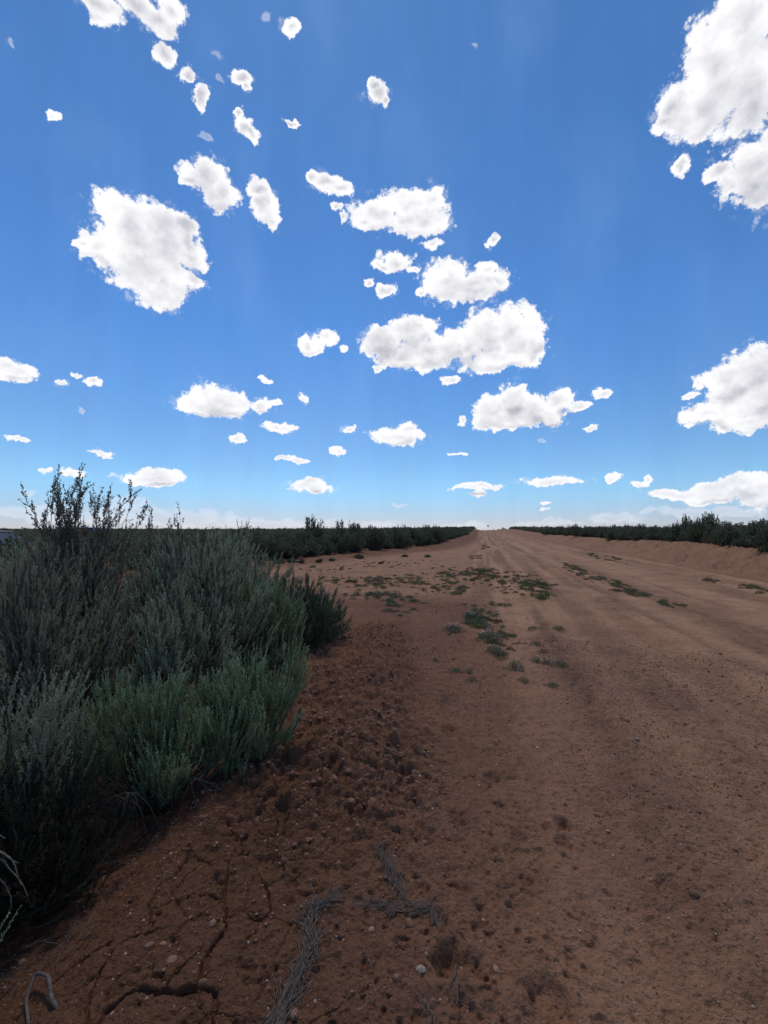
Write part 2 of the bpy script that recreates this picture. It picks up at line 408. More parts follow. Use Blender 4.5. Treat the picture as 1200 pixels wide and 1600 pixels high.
def rocks(pos, size, rng, sub=0, flat=.6, rough=.25):
    v, f = ico()
    for _ in range(sub): v, f = subdiv(v, f)
    n = len(pos)
    q = nrm(rng.normal(size=(n, 3, 3))); a = q[:, 0]; b = nrm(np.cross(a, q[:, 1])); c = np.cross(a, b)
    disp = 1+rough*rng.uniform(-1, 1, (n, len(v)))
    asp = rng.uniform(.65, 1.3, (n, 3))
    w = v[None]*disp[..., None]*asp[:, None]
    w = w[..., 0:1]*a[:, None]+w[..., 1:2]*b[:, None]+w[..., 2:3]*c[:, None]
    w[..., 2] *= flat
    V = pos[:, None]+w*size[:, None, None]
    F = f[None]+(np.arange(n)*len(v))[:, None, None]
    return V.reshape(-1, 3), F.reshape(-1, 3), np.repeat(rng.uniform(0, 1, n), len(v))
rng = np.random.default_rng(7)
def scatter(n, rmax, amax=58, dens=None, p=.5):
    r = 1.2+(rmax-1.2)*rng.uniform(0, 1, n)**(1/(2*p))if p else 0
    a = np.radians(rng.uniform(-amax, amax, n)); x, y = r*np.sin(a), r*np.cos(a)
    if dens is not None:
        k = rng.uniform(0, 1, n) < dens(x, y); x, y = x[k], y[k]
    return x, y
def gdens(x, y):
    X, s = XS(x, y)
    return np.clip(.25+.6*sm(.35, .7, vn(x*2.2, y*2.2, 201))+.5*np.exp(-((X-.95)/.35)**2)+.25*crumbly(x, y), 0, 1)*(1-.75*np.exp(-((X-.35)/.2)**2))
x, y = scatter(110000, 7.0, dens=gdens, p=.85)
sz = .0014+.0034*rng.uniform(0, 1, len(x))**3+.0035*(rng.uniform(0, 1, len(x)) < .02)
sz *= 1+.16*np.hypot(x, y)
z = surf(x, y)
V, F, t = rocks(np.stack([x, y, z+sz*.15], 1), sz, rng)
tag(link('gravel', npmesh('gravel', V, [F], [STONE], attrs=dict(tint=t))), kind='stuff', label='small tan and red pebbles strewn over the soil', cat='gravel')
def cdens(x, y): 
    X, s = XS(x, y)
    return np.clip(crumbly(x, y)*.9*sm(.25, .6, vn(x*3, y*3, 203))+.02, 0, 1)
x, y = scatter(16000, 8.5, 40, cdens, p=.7)
sz = .005+.018*rng.uniform(0, 1, len(x))**3
z = surf(x, y)
V, F, t = rocks(np.stack([x, y, z+sz*.1], 1), sz, rng, 1, .62, .16)
xb = rng.uniform(8.6, 10.8, 900); sb = rng.uniform(10, 40, 900); kb = vn(xb*1.3, sb*.7, 210) > .55; xb, sb = xb[kb], sb[kb]; bx, by = WX(xb, sb); szb = .012+.04*rng.uniform(0, 1, len(xb))**3
V2, F2, t2 = rocks(np.stack([bx, by, surf(bx, by)], 1), szb, rng, 1, .62, .16)
cx, cy = rng.uniform(-4.5, 2.2, 5200), rng.uniform(6, 17, 5200); kc = vn(cx*1.1, cy*1.1, 211) > rng.uniform(.35, .8, 5200); cx, cy = cx[kc], cy[kc]
V3, F3, t3 = rocks(np.stack([cx, cy, surf(cx, cy)], 1), .006+.026*rng.uniform(0, 1, len(cx))**3, rng, 0, .6, .2)
V, Fj = join([(V, F), (V2, F2), (V3, F3)])
tag(link('soil_clods', npmesh('soil_clods', V, Fj, [CLOD], attrs=dict(tint=np.concatenate([t, t2, t3])), smooth=False)), kind='stuff', label='crumbled clods of red soil on the graded shoulder', cat='soil clods')
STL = [(667,1218,.032,'dark square clod of soil beside the crumbly shoulder',.6), (648,1211,.030,'dark clod left of the square one on the shoulder',.6),
       (658,1517,.018,'pale cream pebble below the dry grass bundles',.97), (268,1500,.020,'orange tan stone on the cracked crust',.45), (255,1474,.014,'small stone just above the orange tan stone',.4),
       (233,1476,.020,'wide flat brown stone on the cracked crust',.2), (332,1446,.020,'pinkish stone right of the long crack',.35), (300,1548,.012,'small red stone at the bottom crack',.35),
       (317,1534,.018,'brown stone in the fork of the cracks',.1), (532,1460,.017,'tan stone right of the long grey grass bundle',.55), (580,1450,.016,'pale stone under the sideways grass bundle',.9),
       (775,1517,.014,'pale round stone on the bottom edge of the road shoulder',.9), (780,1475,.014,'brown stone on the lower shoulder',.25), (840,1167,.016,'white pebble beside the pale wheel track',.97),
       (996,1163,.015,'white pebble on the gravelly road',.97), (458,1585,.018,'half buried tan stone at the bottom of the photo',.3), (290,1390,.010,'small tan stone by the crack edge',.5),
       (620,1530,.012,'small pinkish stone below the forked twigs',.3), (600,1075,.02,'pale stone on the crumbly shoulder',.9), (870,1500,.012,'tan pebble on the smooth shoulder',.5)]
for px, py, s_, lab, t_ in STL:
    gx, gy = ground(px, py); z0 = float(surf(gx, gy)[0])
    V, F, t = rocks(np.array([[0., 0, s_*.05]]), np.array([s_*.8]), rng, 2, .7, .13)
    o = link('stone', npmesh('stone', V, [F], [CLOD if 'clod' in lab else STONE], attrs=dict(tint=np.full(len(V), t_))))
    o.location = (float(gx), float(gy), z0); tag(o, lab, 'stone')

# ------------------------------------------------------------------ sagebrush
def sage(seed, Rx, Ry, H, ncl, nsh, sl, nlf, ll, lw, lean=.35, low=.1, tilt=(0, 0), wild=.3, wood=.010, shellp=.5, axis=True, lobes=None, lsize=.34):
    g = np.random.default_rng(seed)
    nl = max(6, ncl//13) if lobes is None else lobes
    lph = np.arange(nl)*2.399+g.uniform(0, 1, nl)+seed; lr_ = np.sqrt((np.arange(nl)+g.uniform(.2, .9, nl))/nl)
    mr = (Rx+Ry+H)/3; lrad = mr*lsize*g.uniform(.7, 1.25, nl)
    lq = low+(1-low)*g.uniform(0, 1, nl)**shellp
    lz = np.maximum(.12, (H-lrad-sl*.7)*np.sqrt(np.clip(1-.7*lr_**2, .05, 1))*lq)
    top = np.argmax(lz); lz = lz*max(.5, (H-lrad[top]*.9-sl*.6))/lz[top] if lz[top] > 0 else lz
    Cn = np.stack([(Rx-lrad*.7)*lr_*np.cos(lph), (Ry-lrad*.7)*lr_*np.sin(lph), lz], 1)
    li = g.integers(0, nl, ncl)
    dd = nrm(g.normal(size=(ncl, 3))+np.array([0, 0, .55])); q3 = g.uniform(.35, 1, ncl)**.6
    A = Cn[li]+dd*(lrad[li]*q3)[:, None]*np.array([1, 1, .95])
    A[:, 2] = np.maximum(A[:, 2], .05)
    A[:, 0] += tilt[0]*A[:, 2]; A[:, 1] += tilt[1]*A[:, 2]
    r = np.clip(np.hypot(A[:, 0]/Rx, A[:, 1]/Ry), 0, 1.2)
    # stems
    B = np.stack([g.normal(0, Rx*.12, ncl), g.normal(0, Ry*.12, ncl), np.full(ncl, -.05)], 1)
    C = B*.3+A*np.array([.75, .75, .35])+g.normal(0, .05*H, (ncl, 3))
    t = np.linspace(0, 1, 7)[None, :, None]
    P = B[:, None]*(1-t)**2+2*C[:, None]*t*(1-t)+A[:, None]*t*t
    P[:, 1:-1] += g.normal(0, .012*H, (ncl, 5, 3))
    Rr = wood*np.linspace(1, .28, 7)[None]*g.uniform(.6, 1.4, (ncl, 1))
    stems = tubes(P, Rr, 5)
    # shoots
    n = ncl*nsh; ci = np.repeat(np.arange(ncl), nsh)
    tt = g.uniform(.62, 1.0, n); k = np.clip((tt*6).astype(int), 0, 5); fr = tt*6-k
    base = P[ci, k]*(1-fr[:, None])+P[ci, k+1]*fr[:, None]+g.normal(0, sl*.14, (n, 3))*np.array([1, 1, .5])
    outw = (dd*.9+nrm(A*np.array([1, 1, 0])+1e-4)*r[:, None]*.7)[ci]
    off = g.normal(0, wild, (n, 3))
    D = nrm(np.array([0, 0, 1.])+outw*lean*1.5+off*np.array([1, 1, .4])); 
    SL = sl*g.uniform(.5, 1.25, n)*(.8+.4*g.uniform(size=ncl)[ci])
    curve = (np.array([0, 0, .5])-off*.6)*SL[:, None]*.35
    m = 5; u = np.linspace(0, 1, m)[None, :, None]
    SP = base[:, None]+D[:, None]*SL[:, None, None]*u+curve[:, None]*u*u+g.normal(0, .012*sl, (n, m, 3))*u
    parts = [stems]
    ax_ = tubes(SP, np.linspace(.0022, .0009, m)[None]*np.ones((n, 1))*(1+ll*10), 3) if axis else None
    tot = n*nlf; si = np.repeat(np.arange(n), nlf)
    s = np.tile((np.arange(nlf)+.5)/nlf, n)+g.uniform(-.5, .5, tot)/nlf
    s = np.clip(s, 0, 1)[:, None]
    LB = base[si]+D[si]*SL[si][:, None]*s+curve[si]*s*s
    rad = nrm(g.normal(size=(tot, 3)))
    ax = nrm(D[si]+2*curve[si]*s/np.maximum(SL[si], .01)[:, None])
    rad = nrm(rad-ax*(rad*ax).sum(1, keepdims=True))
    LD = nrm(ax*.8+rad*(.85-.35*s))
    LL = ll*g.uniform(.6, 1.25, tot)*(1.1-.5*s[:, 0]); LW = lw*g.uniform(.7, 1.25, tot)
    lv, lf = leaves(LB, LD, LL, LW, g)
    shade = np.clip(g.uniform(0, 1, n)*.4+.3*g.uniform(0, 1, ncl)[ci]+.3*g.uniform(0, 1, nl)[li][ci], 0, 1)
    tint = np.repeat(shade[si], 4); tip = np.repeat(sm(.35, 1, s[:, 0]), 4)
    if ax_ is not None:
        lf = np.concatenate([lf, ax_[1]+len(lv)]); lv = np.concatenate([lv, ax_[0]])
        tint = np.concatenate([tint, np.repeat(shade*.6, m*3)]); tip = np.concatenate([tip, np.zeros(n*m*3)])
    return parts, (lv, lf), tint, tip
def plant(name, loc, rz, label, cat, leafmat, args, kw, dead=0, group=None, seed=0):
    e = empty(name, loc, rz); tag(e, label, cat, group)
    parts, (lv, lf), tint, tip = sage(*args, **kw)
    V, F = join(parts); link('branches', npmesh('branches', V, F, [WOOD], smooth=True), e)
    link('foliage', npmesh('foliage', lv, [lf], [leafmat], attrs=dict(tint=tint, tip=tip)), e)
    return e
def gz(x, y): return float(base_h(x, y))
FG = [ # x, y, label, leaf material, generator arguments
  (-1.50, 2.98, 'near bright green sagebrush with upright shoots at the road shoulder', SAGE, (11, .72, .52, .88, 150, 14, .15, 36, .019, .0062), dict(lean=.25, low=.30, wild=.16, wood=.009, shellp=.55, lobes=12, lsize=.27)),
  (-0.94, 3.22, 'small green sagebrush at the right foot of the near bright one', SAGE, (12, .44, .38, .80, 84, 14, .15, 36, .019, .0062), dict(lean=.25, low=.25, wild=.16, wood=.008, shellp=.55, lobes=8, lsize=.30)),
  (-2.02, 2.45, 'pale grey green sagebrush at the left photo edge with curved shoots', SAGEG, (13, .48, .42, 1.16, 56, 12, .15, 34, .019, .0062), dict(lean=.45, low=.74, wild=.30, wood=.010, lobes=7, lsize=.26)),
  (-1.60, 1.52, 'lowest green sagebrush shoots in the bottom left corner', SAGE, (14, .24, .24, .46, 22, 10, .12, 36, .018, .0055), dict(lean=.5, low=.3, wild=.3, wood=.005, lobes=4, lsize=.3)),
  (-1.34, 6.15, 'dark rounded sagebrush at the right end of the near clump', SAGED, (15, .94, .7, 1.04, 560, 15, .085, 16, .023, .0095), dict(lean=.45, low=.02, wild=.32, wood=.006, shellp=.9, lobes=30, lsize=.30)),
  (-2.02, 4.45, 'big tall sagebrush in the middle of the near clump', SAGEG, (16, 1.0, .76, 1.76, 300, 13, .115, 26, .020, .0078), dict(lean=.5, low=.3, wild=.34, wood=.014, shellp=.5, lobes=22, lsize=.22)),
  (-2.85, 3.55, 'brownish grey sagebrush with seed heads behind the photo-left one', SAGEB, (17, .9, .75, 1.70, 230, 13, .115, 26, .020, .0078), dict(lean=.5, low=.3, wild=.38, wood=.014, shellp=.5, lobes=18, lsize=.22)),
  (-3.7, 4.9, 'tall grey sagebrush at the back left of the near clump', SAGEB, (18, 1.15, .85, 1.80, 240, 12, .13, 26, .024, .0095), dict(lean=.5, low=.3, wild=.35, wood=.014, shellp=.5, lobes=17, lsize=.25)),
  (-2.45, 6.9, 'grey sagebrush behind the big tall one with its top at the skyline', SAGEG, (19, 1.2, .95, 1.74, 260, 12, .13, 24, .026, .0100), dict(lean=.45, low=.25, wild=.3, wood=.012, shellp=.5, lobes=17, lsize=.26)),
  (-1.42, 5.05, 'mid green sagebrush between the bright and the dark rounded ones', SAGE, (20, .58, .55, 1.14, 140, 13, .12, 28, .021, .0075), dict(lean=.4, low=.15, wild=.26, wood=.010, shellp=.6, lobes=11, lsize=.28)),
  (-1.90, 3.75, 'greyish sagebrush wedged between the bright one and the tall one behind it', SAGEG, (23, .62, .50, 1.20, 130, 13, .12, 30, .020, .0072), dict(lean=.45, low=.35, wild=.30, wood=.010, lobes=10, lsize=.26)),
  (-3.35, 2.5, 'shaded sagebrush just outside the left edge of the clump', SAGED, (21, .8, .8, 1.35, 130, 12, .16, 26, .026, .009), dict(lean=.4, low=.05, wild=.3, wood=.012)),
  (-2.30, 1.75, 'added low sagebrush with shade painted into its leaves beside the bottom left corner', SAGEK, (24, .48, .42, .62, 80, 12, .15, 28, .022, .007), dict(lean=.4, low=.05, wild=.3, wood=.010)),  # bush added to blacken the lower left, shade put into its leaf colour
  (-1.80, 2.22, 'added twiggy low sagebrush in painted shade colour under the pale grey green one', SAGEK, (25, .56, .42, .66, 130, 12, .13, 26, .020, .006), dict(lean=.8, low=.02, wild=.5, wood=.008, shellp=1)),  # bush added to cover lit soil with near-black where deep shade falls
  (-2.3, 5.3, 'grey sagebrush filling the gap behind the big tall one', SAGEG, (26, 1.05, .65, 1.80, 240, 12, .125, 26, .024, .0092), dict(lean=.45, low=.25, wild=.32, wood=.012, shellp=.5, lobes=16, lsize=.25)),
  (-3.15, 4.25, 'brownish sagebrush at the foot of the tall bare stalks', SAGEB, (27, .9, .5, 1.78, 220, 12, .125, 26, .022, .0086), dict(lean=.45, low=.25, wild=.36, wood=.012, shellp=.5, lobes=15, lsize=.25)),
  (-5.4, 6.6, 'grey sagebrush at the far left of the near clump', SAGEG, (22, 1.3, 1.0, 1.65, 170, 11, .15, 24, .030, .010), dict(lean=.4, low=.2, wild=.3, wood=.012)),
]
for i, (x, y, lab, lm, a, k) in enumerate(FG):
    plant('sagebrush', (x, y, gz(x, y)), 0, lab, 'sagebrush', lm, a, k)

def wiry(name, x, y, seed, label, stalks, H):
    """a bush of long bare flowering stalks that rise above the rest"""
    g = np.random.default_rng(seed)
    e = empty(name, (x, y, gz(x, y))); tag(e, label, 'sagebrush')
    P, Rr, LB, LD, LL = [], [], [], [], []
    m = 9; u = np.linspace(0, 1, m)
    def stalk(b, d, L, r0, bend, depth):
        p = b[None]+d[None]*(u*L)[:, None]+bend[None]*((u**2)*L)[:, None]+np.concatenate([np.zeros((1, 3)), g.normal(0, .008, (m-1, 3))])
        P.append(p); Rr.append(np.linspace(r0, r0*.3, m))
        if depth == 0:
            for j in range(int(L*420)):
                s = g.uniform(.0, 1); k = min(int(s*(m-1)), m-2); q = p[k]*(1-(s*(m-1)-k))+p[k+1]*(s*(m-1)-k)
                LB.append(q); LD.append(nrm(d+g.normal(0, .65, 3))); LL.append(g.uniform(.010, .024))
        else:
            for j in range(int(g.integers(5, 9))):
                s = g.uniform(.45, .97); k = min(int(s*(m-1)), m-2); q = p[k]
                dd = nrm(d+bend*2*s+g.normal(0, .28, 3)*np.array([1, 1, .3])+np.array([0, 0, .25]))
                stalk(q, dd, L*g.uniform(.2, .36), r0*.5, g.normal(0, .08, 3)+np.array([0, 0, .06]), depth-1)
    for sx, sy, top in stalks:
        b = np.array([sx*.25, sy*.25, 0.]); tip = np.array([sx, sy, top]); v = tip-b; L = np.linalg.norm(v)
        stalk(b, v/L, L, .0075, np.array([g.normal(0, .03), g.normal(0, .03), 0]), 2)
    V, F = tubes(np.array(P), np.array(Rr), 5)
    link('branches', npmesh('branches', V, [F], [WOOD], smooth=True), e)
    LB, LD, LL = np.array(LB), np.array(LD), np.array(LL)
    lv, lf = leaves(LB, LD, LL, LL*.42, g)
    link('foliage', npmesh('foliage', lv, [lf], [DRYTIP], attrs=dict(tint=np.repeat(g.uniform(0, 1, len(LB)), 4), tip=np.repeat(g.uniform(0, .5, len(LB)), 4))), e)
    return e
wiry('sagebrush', -3.34, 4.6, 31, 'tall wiry sagebrush whose bare stalks rise above the skyline at the left', [(-.24, 0, 1.76), (-.16, .1, 1.90), (-.08, -.1, 1.95), (.0, .1, 1.98), (.08, -.1, 1.93), (.15, .1, 1.8), (-.3, .1, 1.65), (-.03, .05, 1.9), (-.12, 0, 1.85)], 1.9)
wiry('sagebrush', -3.30, 4.65, 32, 'wiry sagebrush with stalks leaning right, tallest against the sky', [(-.08, 0, 1.8), (.02, -.1, 1.9), (.12, 0, 1.95), (.25, .05, 1.88), (.36, 0, 1.92), (.48, .05, 1.98), (.42, -.1, 1.8), (.55, 0, 1.75), (.30, 0, 1.85)], 1.9)
wiry('sagebrush', -2.7, 5.2, 33, 'low wiry dry sagebrush stalks on top of the near clump', [(-.1, 0, 1.66), (.1, .1, 1.72), (.35, 0, 1.6)], 1.6)

# pale dead twigs hanging out from under the near bush
def twigs(name, label, root, tips, r0, matl, seed, sag=.3, parent=None, cat='twig'):
    g = np.random.default_rng(seed); P = []; m = 9; u = np.linspace(0, 1, m)[:, None]
    root = np.array(root, float)
    for tp in tips:
        tp = np.array(tp, float); mid = (root+tp)/2+np.array([g.normal(0, .02), g.normal(0, .02), sag*np.linalg.norm(tp-root)])
        P.append((1-u)**2*root+2*u*(1-u)*mid+u*u*tp+g.normal(0, .003, (m, 3))-root)
    P = np.array(P); V, F = tubes(P, np.linspace(r0, r0*.35, m)[None]*g.uniform(.6, 1.2, (len(P), 1)), 5)
    o = link(name, npmesh(name, V, [F], [matl], smooth=True)); o.location = root; tag(o, label, cat)
    return o
def at(px, py, d):
    dx, dy, dz = ray(px, py); return np.array([dx/dy*d, d, CZ+dz/dy*d])
def onto(px, py, up=.006):
    gx, gy = ground(px, py); return np.array([float(gx), float(gy), float(surf(gx, gy)[0])+up])
twigs('dead_twigs', 'pale bare twigs hanging out under the near bright sagebrush', at(204, 1238, 2.48), [at(155, 1335, 2.4), at(182, 1325, 2.4), at(232, 1310, 2.42), at(246, 1290, 2.5), at(176, 1290, 2.5), at(140, 1300, 2.5), at(215, 1300, 2.5), at(190, 1275, 2.4)], .0035, DEAD, 41)
twigs('dead_twigs', 'grey dead twigs standing at the left photo edge above the corner shoots', at(-40, 1330, 1.75), [at(28, 1350, 1.7), at(35, 1385, 1.7), at(10, 1310, 1.7), at(45, 1400, 1.72), at(20, 1420, 1.7), at(-5, 1400, 1.7)], .004, DEAD, 42)
twigs('dead_twigs', 'thin dry twigs low under the right side of the near sagebrush', at(300, 1215, 2.72), [at(270, 1260, 2.65), at(312, 1275, 2.6), at(330, 1240, 2.7), at(350, 1235, 2.7), at(285, 1250, 2.6), at(340, 1262, 2.65)], .0025, DEAD, 43)
def root_thing():
    pts = np.array([onto(45, 1600, .0), onto(40, 1570, .02), onto(55, 1543, .05), onto(75, 1548, .05), onto(80, 1570, .02), onto(95, 1575, -.01)])
    t = np.linspace(0, 5, 26); P = np.stack([np.interp(t, range(6), pts[:, i]) for i in range(3)], 1)
    P[1:-1] = (P[:-2]+P[2:]+2*P[1:-1])/4; P0 = P[0].copy()
    V, F = tubes((P-P0)[None], np.linspace(.005, .007, 26)[None], 7)
    o = link('exposed_root', npmesh('exposed_root', V, [F], [DEAD], smooth=True)); o.location = P0
    tag(o, 'pale exposed root looping out of the soil in the bottom left corner', 'root')
root_thing()

# dry grass bundles lying on the soil
def bundle(label, line, width, n, seed, l=(.08, .2), r0=.0013):
    g = np.random.default_rng(seed)
    gx, gy = ground([p[0] for p in line], [p[1] for p in line]); pts = np.stack([gx, gy], 1)
    u = g.uniform(0, len(pts)-1.001, n); k = u.astype(int); f = (u-k)[:, None]
    c = pts[k]*(1-f)+pts[k+1]*f+g.normal(0, width, (n, 2))
    d = nrm(pts[k+1]-pts[k]); a = g.normal(0, .3, n)+(g.uniform(size=n) < .12)*g.normal(0, 1.2, n); d = np.stack([d[:, 0]*np.cos(a)-d[:, 1]*np.sin(a), d[:, 0]*np.sin(a)+d[:, 1]*np.cos(a)], 1)
    L = g.uniform(*l, n); m = 6; t = np.linspace(-.5, .5, m)
    nd = np.stack([-d[:, 1], d[:, 0]], 1); b = g.normal(0, .5, n)
    P = c[:, None]+d[:, None]*(t*1)[None, :, None]*L[:, None, None]+nd[:, None]*(b*L)[:, None, None]*(t**2)[None, :, None]+g.normal(0, .002, (n, m, 2))
    z = surf(P[..., 0].ravel(), P[..., 1].ravel()).reshape(n, m)
    zz = z.max(1, keepdims=True)*.6+z*.4+g.uniform(.001, .022, (n, 1))+g.normal(0, .002, (n, m))
    P = np.concatenate([P, zz[..., None]], 2); o0 = P[:, :, :].reshape(-1, 3).mean(0)
    V, F = tubes(P-o0, np.linspace(r0, r0*.6, m)[None]*g.uniform(.6, 1.5, (n, 1)), 4)
    o = link('dry_grass_bundle', npmesh('dry_grass_bundle', V, [F], [STRAW], smooth=True)); o.location = o0
    tag(o, label, 'dry grass')
bundle('long grey bundle of dry grass running to the bottom edge', [(515,1408),(488,1425),(486,1470),(480,1505),(462,1545),(440,1580),(425,1615)], .013, 170, 51, (.06, .24), .0013)
bundle('grey bundle of dry grass slanting down from upper left of the group', [(590,1330),(605,1352),(620,1378),(632,1405)], .012, 80, 52, (.05, .18), .0013)
bundle('short flat bundle of dry grass lying sideways', [(556,1418),(585,1414),(608,1418)], .012, 42, 53, (.03, .12), .0013)
bundle('dark tuft of dry grass at the right end of the group', [(650,1425),(672,1420),(682,1445)], .013, 55, 54, (.03, .12), .0013)
bundle('two thin pale stalks lying at the bottom right of the bundles', [(709,1535),(713,1570)], .002, 4, 55, (.06, .1), .002)
bundle('single long stalk below the pale cream pebble', [(654,1532),(664,1565),(672,1600)], .001, 5, 56, (.08, .12), .0015)
bundle('loose broken stalks between the two bundle groups', [(600,1432),(630,1422),(655,1412)], .010, 12, 57, (.05, .1), .002)
bundle('small dry tuft on the crumbly shoulder', [(690,1085),(696,1095),(700,1100)], .03, 40, 58, (.05, .12))
bundle('litter of dry twigs on the dark soil in the bottom left corner', [(-60,1560),(20,1520),(90,1500),(140,1440)], .10, 90, 59, (.05, .2), .0009)
bundle('litter of dry twigs under the left of the near sagebrush', [(60,1420),(160,1370),(260,1330)], .12, 80, 60, (.05, .2), .0009)

# ------------------------------------------------------------------ roadside hedges: single sagebrush, then the plain
protos = []
for i in range(8):
    parts, (lv, lf), tint, tip = sage(100+i, .62+.1*(i % 3), .62+.08*((i+1) % 3), 1.1+.12*(i % 4), 230, 8, .065, 5, .055, .030, lean=.8, low=.10, wild=.6, wood=.016, axis=False, lobes=10+i % 4, lsize=.36, shellp=.7)
    V, Fj = join(parts+[(lv, lf)]); nb = len(V)-len(lv)
    me = npmesh('sagebrush', V, Fj, [WOOD, SAGEF if i % 4 else SAGED], mi=[0]*len(parts)+[1], attrs=dict(tint=np.concatenate([np.zeros(nb), tint]), tip=np.concatenate([np.zeros(nb), tip])))
    protos.append(me)
rng = np.random.default_rng(77)
cnt = 0
def put(me, x, y, sc, szf, label, group, name='sagebrush', dz=-.03):
    o = bpy.data.objects.new(name, me); COL.objects.link(o)
    o.location = (x, y, gz(x, y)+dz); o.rotation_euler = (rng.normal(0, .06), rng.normal(0, .06), rng.uniform(0, 6.28)); o.scale = (sc*rng.uniform(.9, 1.1), sc, sc*szf)
    tag(o, label, 'sagebrush', group); return o
rows = [('front', 0.2), ('second', 1.45), ('third', 2.7)]
for k, (rn, off) in enumerate(rows):
    for s in np.arange(14 if k < 2 else 18, 84, 1.42):
        s += rng.uniform(-.4, .4); X = XL(s)-off-.75+rng.uniform(-.3, .3)
        if k == 0 and rng.uniform() < .06: continue
        x, y = WX(X, s); hh = np.interp(s, [14, 26, 40, 84], [1.15, 1.12, .98, .82])
        put(protos[rng.integers(8)], x, y, rng.uniform(.85, 1.4), hh*rng.uniform(.52, 1.08), 'dark sagebrush in the %s row of the brush left of the road' % rn, 'sagebrush in the %s row left of the road' % rn)
        cnt += 1
    for s in np.arange(9, 84, 1.42):
        s += rng.uniform(-.4, .4); X = 10.55+off+.3*math.sin(s*.3)+rng.uniform(-.3, .3)
        x, y = WX(X, s)
        put(protos[rng.integers(8)], x, y, rng.uniform(.7, 1.35), rng.uniform(.62, 1.0), 'sagebrush in the %s row on the bank right of the road' % rn, 'sagebrush in the %s row right of the road' % rn)
        cnt += 1
print('hedge bushes', cnt)
# a few that stand out
def spot(px, dist, sc, szf, lab, name='sagebrush', i=0, dz=-.03):
    x = (px-600)/FPX*dist; return put(protos[i], x, dist, sc, szf, lab, None, name, dz)
spot(488, 29, 1.75, 1.0, 'tall round sagebrush standing above the skyline left of the road', i=3)
spot(1076, 25.5, 1.0, 1.42, 'left one of the pair of tall bushes above the brush right of the road', i=1)
spot(1101, 25.5, 1.15, 1.40, 'right one of the pair of tall bushes above the brush right of the road', i=5)
spot(561, 24.2, .42, .62, 'small round sagebrush standing alone on the turnout', i=2)
spot(455, 20.5, .36, .6, 'low sagebrush at the left edge of the turnout', i=4)
spot(632, 26.0, .36, .45, 'low flat sagebrush on the turnout nearest the hedge', i=6)
spot(668, 25.5, .33, .5, 'small sagebrush at the corner of turnout and road', i=7)
spot(595, 21.0, .26, .45, 'tiny sagebrush in the open turnout', i=0)
# low bushes at the hedge foot by the turnout
for px, d, s_ in ((438, 19.8, .42), (470, 20.6, .4), (498, 21.4, .38), (520, 22.2, .35), (407, 19.0, .45)):
    spot(px, d, s_, .5, 'low grey sagebrush lining the foot of the dark brush behind the turnout').__setitem__('group', 'low sagebrush along the foot of the left brush')

def far_brush():
    out = []; g = np.random.default_rng(5); lows = []
    for i in range(5):
        parts, (lv, lf), tint, tip = sage(300+i, .8, .8, 1.25, 60, 4, .10, 4, .14, .080, lean=.5, low=.1, wild=.5, axis=False, lobes=6, lsize=.42)
        lows.append((lv, tint, tip))
    xs, ys, sc = [], [], []
    def keep(x, y):
        X, s = XS(x, y); side = np.where(X < 0, XL(s)-X > np.where((s > 12) & (s < 86), 4.0, .4), X > np.where((s > 8) & (s < 86), 14.2, 10.7))
        return side & ~((np.abs(x+22) < 3.5) & (np.abs(y-25) < 2.6)) & ~((x > -6.5) & (y < 8.5) & (x < 0)) & (np.hypot(x, y) > 5)
    a = np.radians(g.uniform(-60, 60, 5200)); r = 5+60*np.sqrt(g.uniform(0, 1, 5200)); x, y = r*np.sin(a), r*np.cos(a); m = keep(x, y)
    x, y = x[m][:1500], y[m][:1500]; xs.append(x); ys.append(y); sc.append(g.uniform(.6, 1.2, len(x)))
    a = np.radians(g.uniform(-55, 55, 4200)); r = 62*np.exp(g.uniform(0, 1, 4200)*math.log(600/62)); x, y = r*np.sin(a), r*np.cos(a); m = keep(x, y)
    x, y, r = x[m], y[m], r[m]; xs.append(x); ys.append(y); sc.append(g.uniform(.7, 1.1, len(x))*np.interp(r, [60, 200, 600], [1, 1.2, 1.7]))
    s = np.arange(84, 200, 1.3)
    for X0 in (.5, 1.8, 3.1):
        x, y = WX(XL(s)-X0-.4, s); xs.append(x); ys.append(y); sc.append(g.uniform(.8, 1.1, len(s)))
        x, y = WX(10.6+X0+0*s, s); xs.append(x); ys.append(y); sc.append(g.uniform(.7, 1.0, len(s)))
    x = np.concatenate(xs); y = np.concatenate(ys); sc = np.concatenate(sc); z = base_h(x, y)
    Vs, Ts, Ps = [], [], []
    for i in range(len(x)):
        lv, t, p = lows[i % 5]; an = g.uniform(0, 6.28); c, s_ = math.cos(an), math.sin(an)
        v = lv @ np.array([[c, s_, 0], [-s_, c, 0], [0, 0, g.uniform(.75, 1.0)]])*sc[i]
        Vs.append(v+np.array([x[i], y[i], z[i]])); Ts.append(np.clip(t*.6+.4*g.uniform(), 0, 1)); Ps.append(p)
    V = np.concatenate(Vs)
    me = npmesh('distant_sagebrush', V, [np.arange(len(V)).reshape(-1, 4)], [SAGEF], attrs=dict(tint=np.concatenate(Ts), tip=np.concatenate(Ps)))
    tag(link('distant_sagebrush', me), 'sagebrush covering the plain out to the horizon', 'sagebrush', kind='stuff')
far_brush()

